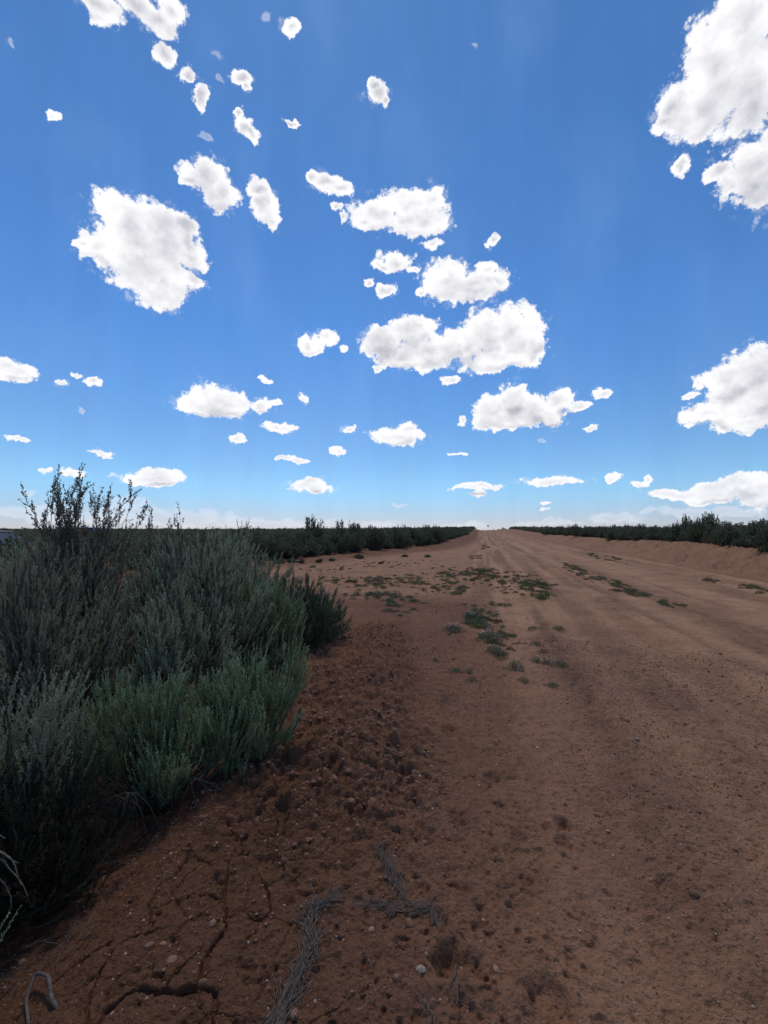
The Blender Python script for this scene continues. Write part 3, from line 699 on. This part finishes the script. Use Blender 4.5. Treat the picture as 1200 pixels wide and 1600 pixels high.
# ------------------------------------------------------------------ weeds on the road and turnout
def weed(seed, n, Rr, H, ll, lw, flat, flowers=0, stalk=0):
    g = np.random.default_rng(seed)
    ph = g.uniform(0, 2*np.pi, n); r = Rr*np.sqrt(g.uniform(0, 1, n))*(1+.35*np.sin(ph*3+seed)); 
    B = np.stack([r*np.cos(ph), r*np.sin(ph), H*g.uniform(0, 1, n)*(1-.6*(r/Rr)**2)*.8], 1); B[:, 2] = np.maximum(B[:, 2], .002)
    D = nrm(np.stack([np.cos(ph)*flat, np.sin(ph)*flat, np.full(n, 1.)], 1)+g.normal(0, .45, (n, 3)))
    D[:, 2] = np.abs(D[:, 2])
    lv, lf = leaves(B, D, ll*g.uniform(.6, 1.3, n), lw*g.uniform(.7, 1.3, n), g)
    ns = 14; a = g.uniform(0, 2*np.pi, ns); q = g.uniform(.3, 1, ns); m = 4; u = np.linspace(0, 1, m)
    tips = np.stack([Rr*q*np.cos(a), Rr*q*np.sin(a), H*(1-.4*q)], 1)
    st = tubes(tips[:, None]*np.stack([u, u, u**.7], 1)[None], np.linspace(.0025, .001, m)[None]*np.ones((ns, 1)), 3)
    fl = None
    if flowers:
        a = g.uniform(0, 2*np.pi, flowers); q = Rr*np.sqrt(g.uniform(0, 1, flowers)); c = np.stack([q*np.cos(a), q*np.sin(a), H*(1.05-.5*(q/Rr)**2)], 1)
        FB = np.repeat(c, 6, 0); t = np.tile(np.arange(6)/6*2*np.pi, flowers); FD = nrm(np.stack([np.cos(t), np.sin(t), np.full(len(t), .35)], 1))
        k = len(FB); V, F = leaves(FB, FD, np.full(k, .015), np.full(k, .012), g)
        fl = (V, F)
    return st, (lv, lf), fl, g.uniform(0, 1, n)
WP = {}
def wproto(kind, i):
    key = (kind, i)
    if key in WP: return WP[key]
    sd = 500+i*13+hash_k[kind]
    if kind == 'green': st, lf, fl, t = weed(sd, 300, .15, .12, .036, .012, .7); m = WEEDG
    if kind == 'grey': st, lf, fl, t = weed(sd, 420, .15, .13, .034, .010, .6); m = WEEDB
    if kind == 'red': st, lf, fl, t = weed(sd, 200, .12, .07, .03, .011, 1.0); m = WEEDR
    if kind == 'flower': st, lf, fl, t = weed(sd, 460, .15, .18, .034, .009, .6, 7); m = WEEDB
    parts = [st, lf]; V, F = join(parts); n0 = len(st[0])
    me = npmesh('weed', V, F, [WOOD, m], mi=[0, 1], attrs=dict(tint=np.concatenate([np.zeros(n0), np.repeat(t, 4)]), tip=np.zeros(len(V))))
    fm = npmesh('flower_heads', fl[0], [fl[1]], [PETAL]) if fl else None
    WP[key] = (me, fm); return WP[key]
hash_k = dict(green=0, grey=3, red=5, flower=8)
rng = np.random.default_rng(99)
def addweed(kind, px, py, sc, label, group):
    gx, gy = ground(px, py); gx, gy = float(gx), float(gy)
    me, fm = wproto(kind, int(rng.integers(4)))
    rot = (0, 0, rng.uniform(0, 6.28)); s = (sc*rng.uniform(.55, 1.15), sc*rng.uniform(.55, 1.15), sc*rng.uniform(.7, 1.1)); loc = (gx, gy, float(surf(gx, gy)[0])-.008+.0006*max(0, gy-6))
    nm = {'green': 'green_weed', 'grey': 'grey_weed', 'red': 'reddish_weed', 'flower': 'flowering_weed'}[kind]
    if fm is None:
        o = bpy.data.objects.new(nm, me); COL.objects.link(o)
    else:
        o = bpy.data.objects.new(nm, None); COL.objects.link(o)
        for n_, m_ in (('foliage', me), ('flower_heads', fm)):
            c = bpy.data.objects.new(n_, m_); COL.objects.link(c); c.parent = o
    o.location, o.rotation_euler, o.scale = loc, rot, s
    tag(o, label, 'weed', group)
def patch(poly, n, kinds, sc, where, seed=0):
    """weeds inside a region given as a centre line with half-width, in photo pixels"""
    for i in range(n):
        u = rng.uniform(0, len(poly)-1.001); k = int(u); f = u-k
        (ax, ay, aw, ah), (bx, by, bw, bh) = poly[k], poly[k+1]
        a = rng.uniform(0, 6.28); q = math.sqrt(rng.uniform(0, 1))
        px = ax*(1-f)+bx*f+math.cos(a)*q*(aw*(1-f)+bw*f); py = ay*(1-f)+by*f+math.sin(a)*q*(ah*(1-f)+bh*f)
        kind = kinds[int(rng.integers(len(kinds)))]; sc_ = sc*rng.uniform(.3, 1.0)*(1.35 if rng.uniform() < .2 else .85)
        nm = {'green': 'low green weed', 'grey': 'grey green weed', 'red': 'low reddish weed', 'flower': 'grey weed with small white flowers'}[kind]
        addweed(kind, px, py, sc_, nm+' '+where, nm+' '+where)
patch([(735,892,14,5),(780,900,60,10),(830,925,30,12)], 230, ['green', 'red', 'red', 'grey'], .9, 'in the patch where turnout meets road')
patch([(690,885,20,6),(720,905,30,10),(700,925,30,10)], 70, ['green', 'grey', 'red'], .8, 'on the broken ground left of the road patch')
patch([(740,888,30,5),(800,905,40,10),(850,915,22,8)], 120, ['red', 'red', 'grey', 'green'], .62, 'thinly between the plants of the road patch')
patch([(745,945,25,8),(770,990,30,14),(800,1025,30,10)], 55, ['grey', 'green', 'red'], .6, 'thinly around the flowering clumps')
patch([(835,922,22,8),(845,932,18,8)], 22, ['green'], 1.05, 'in the bright clump at the patch right end')
patch([(710,915,16,10),(712,925,14,7)], 12, ['green', 'grey'], 1.0, 'left of the patch where turnout meets road')
patch([(775,940,18,7),(785,945,15,5)], 9, ['green', 'red'], .8, 'between the road patch and the flowering clump')
patch([(735,965,15,12),(765,970,25,14)], 44, ['flower', 'grey', 'green'], .9, 'in the flowering clump beside the road')
patch([(770,1000,18,12),(785,1020,14,8)], 13, ['flower', 'grey'], .85, 'in the clump just below the flowering clump')
patch([(705,988,10,5),(710,992,8,3)], 4, ['flower'], .85, 'left of the flowering clump')
patch([(795,988,20,4),(800,990,15,4)], 5, ['grey', 'green'], .8, 'right of the flowering clump')
for px, py, k, s_, lab in ((873, 987, 'green', .75, 'single dark green weed on the road right of the flowers'), (833, 983, 'grey', .6, 'faint grey weed left of the single dark green one'), (838, 1008, 'grey', .55, 'tiny grey weed above the row of three'),
                           (850, 1020, 'grey', .6, 'small grey weed just above the row of three'), (838, 1034, 'flower', .55, 'first of three small weeds in a row on the road edge'), (856, 1037, 'flower', .6, 'middle of three small weeds in a row on the road edge'),
                           (877, 1042, 'grey', .6, 'last of three small weeds in a row on the road edge'), (806, 1047, 'flower', .75, 'weed with one white flower left of the row of three'), (713, 1050, 'grey', .5, 'left one of two tiny weeds below the windrow'),
                           (733, 1050, 'grey', .55, 'right one of two tiny weeds below the windrow'), (738, 1066, 'grey', .5, 'dry tiny weed under the two tiny ones'), (818, 1066, 'grey', .45, 'faint weed under the white flower weed'),
                           (863, 1072, 'grey', .45, 'lowest tiny weed on the road shoulder'), (680, 1030, 'grey', .5, 'tiny weed on the windrow crest')):
    addweed(k, px, py, s_, lab, None)
patch([(520,905,25,6),(580,912,50,10),(640,905,40,8)], 130, ['grey', 'green', 'grey', 'red'], .95, 'scattered over the turnout')
patch([(560,925,40,6),(600,935,40,10),(640,945,30,8)], 45, ['grey', 'green', 'flower'], .95, 'on the near side of the turnout')
patch([(690,895,30,7),(660,925,25,8)], 45, ['green', 'red', 'grey'], .8, 'on the bare ground mid turnout')
patch([(610,955,22,4),(640,962,14,4)], 7, ['grey'], .8, 'at the head of the crumbly windrow')
patch([(480,890,20,4),(560,885,60,5),(640,878,40,4)], 50, ['grey', 'red'], .9, 'thinly along the back of the turnout')
patch([(884,885,6,3),(900,892,10,4),(940,907,18,5),(975,920,16,5),(1005,932,14,4)], 110, ['green', 'red', 'grey', 'grey'], .95, 'in the strip down the middle of the road')
patch([(1035,943,14,4),(1055,948,18,4)], 12, ['grey', 'green'], .75, 'at the near end of the strip down the road')
patch([(918,865,6,2),(945,872,14,3),(975,878,10,3)], 34, ['red', 'grey', 'green'], 1.1, 'in the far strip near the right bank')
patch([(1098,906,8,2),(1130,912,12,3)], 7, ['red', 'grey'], 1.0, 'on the right side of the road below the bank')
patch([(1160,918,12,4),(1195,926,20,5)], 14, ['green', 'grey'], 1.1, 'green against the right photo edge')
patch([(752,838,4,2),(756,848,6,4),(760,860,8,4)], 36, ['red', 'grey'], 1.3, 'on the far left side of the road')
patch([(733,870,8,3),(760,872,14,3)], 9, ['grey', 'green'], 1.1, 'where the far left bank meets the turnout')

# ------------------------------------------------------------------ vehicles, signs
def solid(parts, name, matl, parent, bevel=0, smooth=False):
    V, F = [], []; o = 0
    for v, f in parts:
        V += [tuple(p) for p in v]; F += [tuple(i+o for i in q) for q in f]; o += len(v)
    me = bpy.data.meshes.new(name); me.from_pydata(V, [], F); me.materials.append(matl)
    for p in me.polygons: p.use_smooth = smooth
    ob = link(name, me, parent)
    if bevel:
        b = ob.modifiers.new('bevel', 'BEVEL'); b.width = bevel; b.segments = 3
    return ob
def loft(prof, y0, y1, inset=0.):
    """side profile (x,z) extruded across y, upper points drawn in by inset(z)"""
    n = len(prof); V = [(x, y0+ins, z) for x, z, ins in prof]+[(x, y1-ins, z) for x, z, ins in prof]
    F = [tuple(range(n))[::-1], tuple(range(n, 2*n))]+[(i, (i+1) % n, n+(i+1) % n, n+i) for i in range(n)]
    return V, F
def cyl(c, r, w, n=20, ax='y'):
    V = []; 
    for sgn in (-.5, .5):
        for i in range(n):
            a = i/n*2*math.pi
            V.append((c[0]+r*math.cos(a), c[1]+sgn*w, c[2]+r*math.sin(a)) if ax == 'y' else (c[0]+r*math.cos(a), c[1]+r*math.sin(a), c[2]+sgn*w))
    return V, [tuple(range(n)), tuple(range(n, 2*n))[::-1]]+[(i, n+i, n+(i+1) % n, (i+1) % n) for i in range(n)]
GLASS = plain('dark_car_glass', (.02, .025, .03), .35, .1, 2, 0, .6)
RUB = plain('tyre_rubber', (.02, .02, .02), .9, .2, 20); RIM = plain('wheel_metal', (.4, .4, .42), .35, .1, 5, .9)
LAMP = plain('lamp_lens', (.7, .7, .72), .1, .05, 5, 0, .6)
DARKP = plain('dark_plastic', (.03, .03, .035), .5, .2, 10)
def car(name, loc, rz, paint, label, cat, rack):
    e = empty(name, loc, rz); tag(e, label, cat)
    body = [(-2.25,.38,.04),(-2.28,.75,.02),(-2.2,1.08,.05),(-.95,1.10,.05),(.95,1.06,.05),(1.05,1.04,.05),(2.05,.93,.09),(2.27,.8,.10),(2.3,.42,.06)]
    solid([loft(body, -.92, .92)], 'body', paint, e, .05)
    cab = [(-2.12,1.06,.07),(-1.98,1.66,.20),(-1.8,1.72,.22),(.28,1.72,.22),(.45,1.68,.22),(1.12,1.03,.09)]
    solid([loft(cab, -.9, .9)], 'window_glass', GLASS, e, .02)
    roof = [(-2.05,1.66,.185),(-1.85,1.755,.24),(.3,1.755,.24),(.52,1.66,.185)]
    solid([loft(roof, -.9, .9)], 'roof', paint, e, .02)
    for sy in (-1, 1):
        for x0, x1 in ((-1.98, -2.12), (-1.02, -1.05), (-.1, -.12)):
            solid([([(x0-.05, sy*.675, 1.68), (x0+.05, sy*.675, 1.68), (x1+.05, sy*.84, 1.04), (x1-.05, sy*.84, 1.04), (x0-.05, sy*.72, 1.68), (x0+.05, sy*.72, 1.68), (x1+.05, sy*.875, 1.04), (x1-.05, sy*.875, 1.04)],
                     [(0,1,2,3),(7,6,5,4),(0,4,5,1),(2,6,7,3),(1,5,6,2),(0,3,7,4)])], 'pillar', paint, e)
        for x in (-1.4, 1.45):
            w = solid([cyl((x, sy*.82, .36), .36, .24, 28)], 'wheel', RUB, e, .03)
            solid([cyl((x, sy*.945, .36), .22, .03, 20)], 'rim', RIM, w)
        solid([cyl((2.24, sy*.66, .78), .09, .1, 16)], 'headlight', LAMP, e)
        solid([([(.55, sy*.95, 1.08), (.8, sy*.95, 1.08), (.8, sy*1.1, 1.08), (.55, sy*1.1, 1.08), (.6, sy*.95, 1.26), (.76, sy*.95, 1.24), (.76, sy*1.08, 1.24), (.6, sy*1.08, 1.26)],
                 [(3,2,1,0),(4,5,6,7),(0,1,5,4),(1,2,6,5),(2,3,7,6),(3,0,4,7)])], 'mirror', paint, e)
    if rack:
        b = [(-1.95,1.84,.3),(-1.9,2.0,.32),(-1.2,2.08,.36),(-.75,2.02,.36),(-.2,1.86,.32),(-.15,1.82,.3)]
        solid([loft(b, -.9, .9)], 'roof_cargo', DARKP, e, .03)
        solid([cyl((x, y, 1.79), .02, .1, 8, 'z') for x in (-1.8, -.4) for y in (-.5, .5)], 'rack_feet', DARKP, e)
        solid([cyl((-1.0, .66, 2.05), .012, .62, 8, 'z')], 'antenna', DARKP, e)
    return e
SILV = plain('grey_paint', (.06, .065, .07), .6, .05, 3, 0, .3); WHITE = plain('white_paint', (.72, .74, .76), .35, .04, 3, 0, .5)
car('parked_suv', (-22.75, 25.6, gz(-22.75, 25.6)-.3), 0, SILV, 'dark grey car parked behind the brush at the left photo edge', 'car', True)
car('parked_car', (-38.2, 58, gz(-38, 58)-.32), R(15), WHITE, 'white car showing far off between the wiry stalks', 'car', False)
PANEL = plain('sign_back_metal', (.03, .03, .035), .6, .2, 5); POST = plain('galvanised_post', (.32, .32, .32), .6, .15, 5)
sx, sy = 162.5/FPX*232, 232.; sz0 = gz(sx, sy)
e = empty('road_sign', (sx, sy, sz0)); tag(e, 'small dark round sign on a thin post on the road crest', 'road sign')
solid([cyl((0, 0, CZ+6/FPX*232-sz0), .46, .03, 8)], 'sign_panel', PANEL, e)
solid([cyl((0, .04, (CZ+6/FPX*232-sz0)/2), .03, (CZ+6/FPX*232-sz0), 8, 'z')], 'post', POST, e)
mx, my = 171/FPX*190, 190.; mz = gz(mx, my)
e = empty('marker_post', (mx, my, mz)); tag(e, 'thin short marker post right of the round sign on the crest', 'marker post')
solid([cyl((0, 0, .55), .07, 1.3, 8, 'z')], 'post', PANEL, e)

# ------------------------------------------------------------------ sky
SUN_EL, SUN_AZ = R(62), R(-12)          # high and in front of the camera, a little left
W = bpy.data.worlds.new('World'); S.world = W; W.use_nodes = True
nt = W.node_tree; nt.nodes.clear(); L = nt.links
WSTR = .10
def world():
    out = N(nt, 'ShaderNodeOutputWorld')
    tc = N(nt, 'ShaderNodeTexCoord'); D = tc.outputs['Generated']
    sky = N(nt, 'ShaderNodeTexSky'); sky.sky_type = 'NISHITA'; sky.sun_disc = False
    sky.sun_elevation = SUN_EL; sky.sun_rotation = SUN_AZ; sky.altitude = 1900; sky.air_density = 1.0; sky.dust_density = .3; sky.ozone_density = 2.2
    sep = N(nt, 'ShaderNodeSeparateXYZ'); L.new(D, sep.inputs[0])
    az = M2(nt, 'ARCTAN2', sep.outputs[0], sep.outputs[1]); el = M2(nt, 'ARCSINE', sep.outputs[2])
    skyc = sky.outputs[0]
    gm = N(nt, 'ShaderNodeGamma'); gm.inputs[1].default_value = SKYG; L.new(skyc, gm.inputs[0])
    skyc = MIX(nt, 1, gm.outputs[0], SKYM, 'MULTIPLY')
    # high thin veils that vary the blue a little
    mp = N(nt, 'ShaderNodeMapping'); mp.inputs['Scale'].default_value = (3, 3, .6); L.new(D, mp.inputs[0])
    veil = MR(nt, noise(nt, mp.outputs[0], 2.2, 4, .5), .45, .8, 0, .13)
    skyc = MIX(nt, veil, skyc, (3.2, 5.2, 9.0))
    skyc = MIX(nt, 1, skyc, MIX(nt, MR(nt, el, 0, .11), (.93, .69, .80), (1, 1, 1)), 'MULTIPLY')
    skyc = MIX(nt, 1, skyc, MIX(nt, MR(nt, el, .08, .46), (1.20, .965, .83), (1, 1, 1)), 'MULTIPLY')
    cz_ = N(nt, 'ShaderNodeCombineXYZ'); L.new(M2(nt, 'MULTIPLY', az, 7.), cz_.inputs[0]); L.new(M2(nt, 'MULTIPLY', el, .9), cz_.inputs[1])
    ry_ = N(nt, 'ShaderNodeCombineColor'); rv = MR(nt, noise(nt, cz_.outputs[0], 1.6, 4, .6), .3, .7, .972, 1.028)
    for k_ in range(3): L.new(rv, ry_.inputs[k_])
    skyc = MIX(nt, 1, skyc, ry_.outputs[0], 'MULTIPLY')
    # fluffy warp of the direction
    nA = noise(nt, D, 17, 9, .64, True); nB = noise(nt, D, 9, 4, .55)
    nC = noise(nt, D, 42, 9, .66); nS = noise(nt, D, 7, 3, .45); nM = noise(nt, D, 19, 5, .6)
    off = N(nt, 'ShaderNodeVectorMath', operation='MULTIPLY_ADD'); L.new(nA, off.inputs[0]); off.inputs[1].default_value = (.07, .05, 0); off.inputs[2].default_value = (-.035, -.025, 0)
    cmb = N(nt, 'ShaderNodeCombineXYZ'); L.new(az, cmb.inputs[0]); L.new(el, cmb.inputs[1])
    addv = N(nt, 'ShaderNodeVectorMath', operation='ADD'); L.new(cmb.outputs[0], addv.inputs[0]); L.new(off.outputs[0], addv.inputs[1])
    AE = addv.outputs[0]
    # relief light: noise here against noise a little towards the sun (up)
    sh = N(nt, 'ShaderNodeVectorMath', operation='ADD'); L.new(D, sh.inputs[0]); sh.inputs[1].default_value = (.0, 0, .010)
    r1 = noise(nt, D, 20, 6, .55); r2 = noise(nt, sh.outputs[0], 20, 6, .55)
    rel = M2(nt, 'SUBTRACT', r1, r2)
    haze = MR(nt, el, 0., .22, .30, 0, 'LINEAR')
    over = MR(nt, el, .15, .75, 0, 1, 'LINEAR')
    def shade(Fm, soft=.0, Fu=None):
        # Fm: 0 centre .. 1 edge
        d = M2(nt, 'ADD', M2(nt, 'ADD', Fm, M2(nt, 'MULTIPLY_ADD', nC, 1.6, -.8)), M2(nt, 'MULTIPLY_ADD', nM, 1.1, -.55))
        dens = MR(nt, d, 1.06+soft, .80-soft)
        wisp = M2(nt, 'MULTIPLY', MR(nt, Fm, 1.45, .95), MR(nt, nC, .54, .72, 0, .38))
        dens = M2(nt, 'MAXIMUM', dens, wisp)
        inner = MR(nt, M2(nt, 'MULTIPLY_ADD', nS, 1.6, M2(nt, 'SUBTRACT', .08, Fm)), .15, .95)
        g = M2(nt, 'MULTIPLY', inner, .95)
        if Fu is not None:
            low_ = MR(nt, M2(nt, 'SUBTRACT', Fm, Fu), -.25, .55)
            low_ = M2(nt, 'MULTIPLY', low_, MR(nt, nS, .25, .6, .6, 1.0))
            mixf = M2(nt, 'MULTIPLY_ADD', over, -.45, .8)
            g = M2(nt, 'ADD', M2(nt, 'MULTIPLY', low_, mixf), M2(nt, 'MULTIPLY', g, M2(nt, 'MULTIPLY_ADD', over, .5, .35)))
            g = M2(nt, 'MULTIPLY', g, MR(nt, Fm, 1.0, .72))
        g = M2(nt, 'ADD', g, M2(nt, 'MULTIPLY', rel, 1.5), clamp=True)
        col = MIX(nt, g, (10.2, 10.2, 10.4), (5.0, 5.0, 5.7))
        col = MIX(nt, haze, col, (8.2, 8.5, 9.6))
        return dens, col
    bins = build_bins()
    def bg(col):
        b = N(nt, 'ShaderNodeBackground'); b.inputs[1].default_value = WSTR; L.new(col, b.inputs[0]); return b.outputs[0]
    up = N(nt, 'ShaderNodeVectorMath', operation='ADD'); L.new(AE, up.inputs[0]); up.inputs[1].default_value = (-.006, .022, 0); AEU = up.outputs[0]
    def chain(lst, AE=AE):
        cur = None
        for (a0, e0, a, e) in lst:
            n = N(nt, 'ShaderNodeVectorMath', operation='MULTIPLY_ADD'); L.new(AE, n.inputs[0])
            n.inputs[1].default_value = (1/a, 1/e, 0); n.inputs[2].default_value = (-a0/a, -e0/e, 0)
            l = N(nt, 'ShaderNodeVectorMath', operation='LENGTH'); L.new(n.outputs[0], l.inputs[0])
            cur = l.outputs['Value'] if cur is None else M2(nt, 'SMOOTH_MIN', cur, l.outputs['Value'], .22)
        return cur
    def leaf(lst):
        main = [(b[0], b[1], b[2]*1.02, b[3]*1.02) for b in lst if not b[4]]; faint = [b[:4] for b in lst if b[4]]
        c = skyc
        if faint:
            f = chain(faint); dens, col = shade(f, .18); c = MIX(nt, M2(nt, 'MULTIPLY', dens, .36), c, MIX(nt, .5, col, (8.6, 8.8, 9.8)))
        if main:
            f = chain(main); dens, col = shade(f, 0., chain(main, AEU)); c = MIX(nt, dens, c, col)
        return bg(c)
    def tree(lst, a0, a1, e0, e1, depth, axis):
        if depth == 0 or len(lst) < 6: return leaf(lst)
        M = .05
        if axis == 0:
            mid = (a0+a1)/2; lo = [b for b in lst if b[0]-b[2]*1.25-M < mid]; hi = [b for b in lst if b[0]+b[2]*1.25+M > mid]
            n1 = tree(lo, a0, mid, e0, e1, depth-1, 1); n2 = tree(hi, mid, a1, e0, e1, depth-1, 1); v = az
        else:
            mid = (e0+e1)/2; lo = [b for b in lst if b[1]-b[3]*1.25-M < mid]; hi = [b for b in lst if b[1]+b[3]*1.25+M > mid]
            n1 = tree(lo, a0, a1, e0, mid, depth-1, 0); n2 = tree(hi, a0, a1, mid, e1, depth-1, 0); v = el
        mx = N(nt, 'ShaderNodeMixShader'); L.new(M2(nt, 'GREATER_THAN', v, mid), mx.inputs[0]); L.new(n1, mx.inputs[1]); L.new(n2, mx.inputs[2]); return mx.outputs[0]
    front = tree(bins, -.9, .9, 0., 1.0, 4, 0)
    # rest of the sky: scattered cumulus
    mp2 = N(nt, 'ShaderNodeMapping'); mp2.inputs['Scale'].default_value = (1, 1, 2.0); L.new(D, mp2.inputs[0])
    nn = noise(nt, mp2.outputs[0], 4.2, 7, .55)
    dens = MR(nt, nn, .58, .63); g = MR(nt, nn, .62, .74)
    back = bg(MIX(nt, dens, skyc, MIX(nt, g, (10.8, 10.8, 11.0), (6.5, 6.5, 7.1))))
    below = bg(MIX(nt, 0, (1.2, .8, .6), (1.2, .8, .6)))
    isf = M2(nt, 'MULTIPLY', M2(nt, 'LESS_THAN', M2(nt, 'ABSOLUTE', az), 1.05), M2(nt, 'LESS_THAN', el, 1.02))
    mx = N(nt, 'ShaderNodeMixShader'); L.new(isf, mx.inputs[0]); L.new(back, mx.inputs[1]); L.new(front, mx.inputs[2])
    m2 = N(nt, 'ShaderNodeMixShader'); L.new(M2(nt, 'LESS_THAN', el, -.02), m2.inputs[0]); L.new(mx.outputs[0], m2.inputs[1]); L.new(below, m2.inputs[2])
    L.new(m2.outputs[0], out.inputs[0])
SKYG, SKYM = 1.0, (.63, 1.07, 1.43)
CL = """150 5 50 18;215 5 55 22;250 28 38 26;270 12 25 28;257 82 20 15;295 115 15 11;318 148 11 20;378 118 16 14;384 134 9 10;455 46 15 12;375 180 8 11;385 203 20 14;395 208 12 11;85 184 9 7;
587 145 20 20;582 130 12 11;600 158 10 10;457 189 15 5;770 372 10 9;320 275 36 26;345 300 28 25;300 282 18 10;400 290 20 15;412 320 17 28;422 345 12 14;
200 350 48 38;255 375 55 45;215 400 72 45;150 385 30 22;250 440 48 38;265 468 26 20;300 400 24 25;298 438 26 12;128 382 14 12;290 352 20 18;
510 282 30 16;535 293 22 13;490 275 13 13;525 322 7 6;533 337 6 9;590 337 44 27;640 322 44 27;672 315 32 25;665 345 38 22;572 347 26 16;640 350 50 18;675 382 20 10;615 408 28 16;596 412 15 8;648 420 11 6;
577 440 8 6;601 452 15 11;700 440 40 32;745 440 44 24;780 440 23 19;730 455 50 18;760 420 20 15;662 455 11 7;595 535 32 24;640 520 40 26;670 550 34 27;630 560 45 17;660 510 28 17;760 520 43 40;800 520 46 41;832 535 20 28;780 560 64 17;730 545 28 24;702 540 30 24;
705 593 17 8;590 575 7 6;485 540 19 17;505 525 19 9;537 544 6 6;770 645 34 25;798 630 27 34;830 640 27 20;800 656 60 13;876 628 21 17;855 650 30 17;720 658 9 7;905 633 20 5;940 612 18 9;923 672 8 5;
620 682 42 12;630 672 22 11;340 625 42 22;315 637 38 13;358 633 28 17;405 634 19 13;428 628 8 5;475 620 7 8;415 593 14 4;437 668 23 7;371 686 13 7;545 670 13 6;715 710 14 3;442 716 13 5;466 718 16 5;525 706 13 7;
487 762 33 10;490 753 18 8;240 747 48 10;245 739 28 8;112 738 27 8;70 737 9 5;158 707 20 5;168 713 12 3;23 688 20 3;30 583 35 12;8 573 25 12;95 597 10 5;120 587 12 4;147 596 13 7;740 760 38 5;748 774 15 7;860 752 55 6;855 788 8 3;855 800 8 3;
958 750 9 8;1000 757 18 5;1015 748 8 5;1060 770 50 9;1120 768 60 16;1165 752 40 14;1195 770 42 22;
1165 40 68 60;1120 105 68 62;1170 140 78 66;1055 165 34 34;1100 172 58 38;1042 187 24 16;1065 256 16 17;1172 270 50 36;1205 270 60 56;1125 268 24 13;1187 308 24 17;1180 575 48 36;1140 598 48 28;1190 622 70 33;1110 645 42 14;1172 656 58 14;1090 600 11 13;1085 663 10 4;1080 620 11 6;
1250 60 60 70;1260 600 60 50;1260 240 50 60;-60 60 40 20;-70 600 50 20"""
FAINT = """50 800 85 10;260 810 110 12;420 820 90 9;560 818 60 7;700 822 60 6;850 818 60 5;960 808 40 7;1100 800 90 8;40 765 12 5;200 785 26 9;300 806 30 5;210 800 60 8;625 788 14 2;420 25 9 8;740 65 5 4;848 692 6 3;127 642 5 3;1010 800 20 4;110 815 60 8;15 65 7 5;335 86 10 5;345 118 7 6;320 212 10 6"""
def build_bins():
    res = []
    for txt, fa in ((CL, 0), (FAINT, 1)):
        for t in txt.replace('\n', '').split(';'):
            if not t.strip(): continue
            cx, cy, rx, ry = map(float, t.split())
            def ae(px, py):
                v = dirpx(px, py); return math.atan2(v[0], v[1]), math.asin(v[2])
            a0, e0 = ae(cx, cy); l, r = ae(cx-rx, cy), ae(cx+rx, cy); u, d = ae(cx, cy-ry), ae(cx, cy+ry)
            res.append((a0, e0, max(.003, abs(r[0]-l[0])/2)*1.05, max(.002, math.hypot(u[1]-d[1], 0)/2+.15*abs(r[1]-l[1]))*1.05, fa))
    return res
world()
sd = bpy.data.lights.new('sun', 'SUN'); sd.energy = SUNE = 1.3; sd.angle = R(12); sd.color = (1, .90, .74)
so = bpy.data.objects.new('sun', sd); COL.objects.link(so)
dv = Vector((math.sin(SUN_AZ)*math.cos(SUN_EL), math.cos(SUN_AZ)*math.cos(SUN_EL), math.sin(SUN_EL)))
so.rotation_euler = (-dv).to_track_quat('-Z', 'Y').to_euler(); so.location = (0, 0, 30)

# ------------------------------------------------------------------ camera and render
cd = bpy.data.cameras.new('camera'); cd.sensor_fit = 'VERTICAL'; cd.sensor_height = 36; cd.lens = 36*FPX/1600
cd.clip_start = .02; cd.clip_end = 12000
co = bpy.data.objects.new('camera', cd); COL.objects.link(co); co.location = (0, 0, CZ); co.rotation_euler = (math.pi/2+PITCH, 0, 0)
S.camera = co
S.view_settings.view_transform = 'Standard'; S.view_settings.look = 'None'; S.view_settings.gamma = 1; S.view_settings.exposure = 0
S.render.resolution_x, S.render.resolution_y = 768, 1024
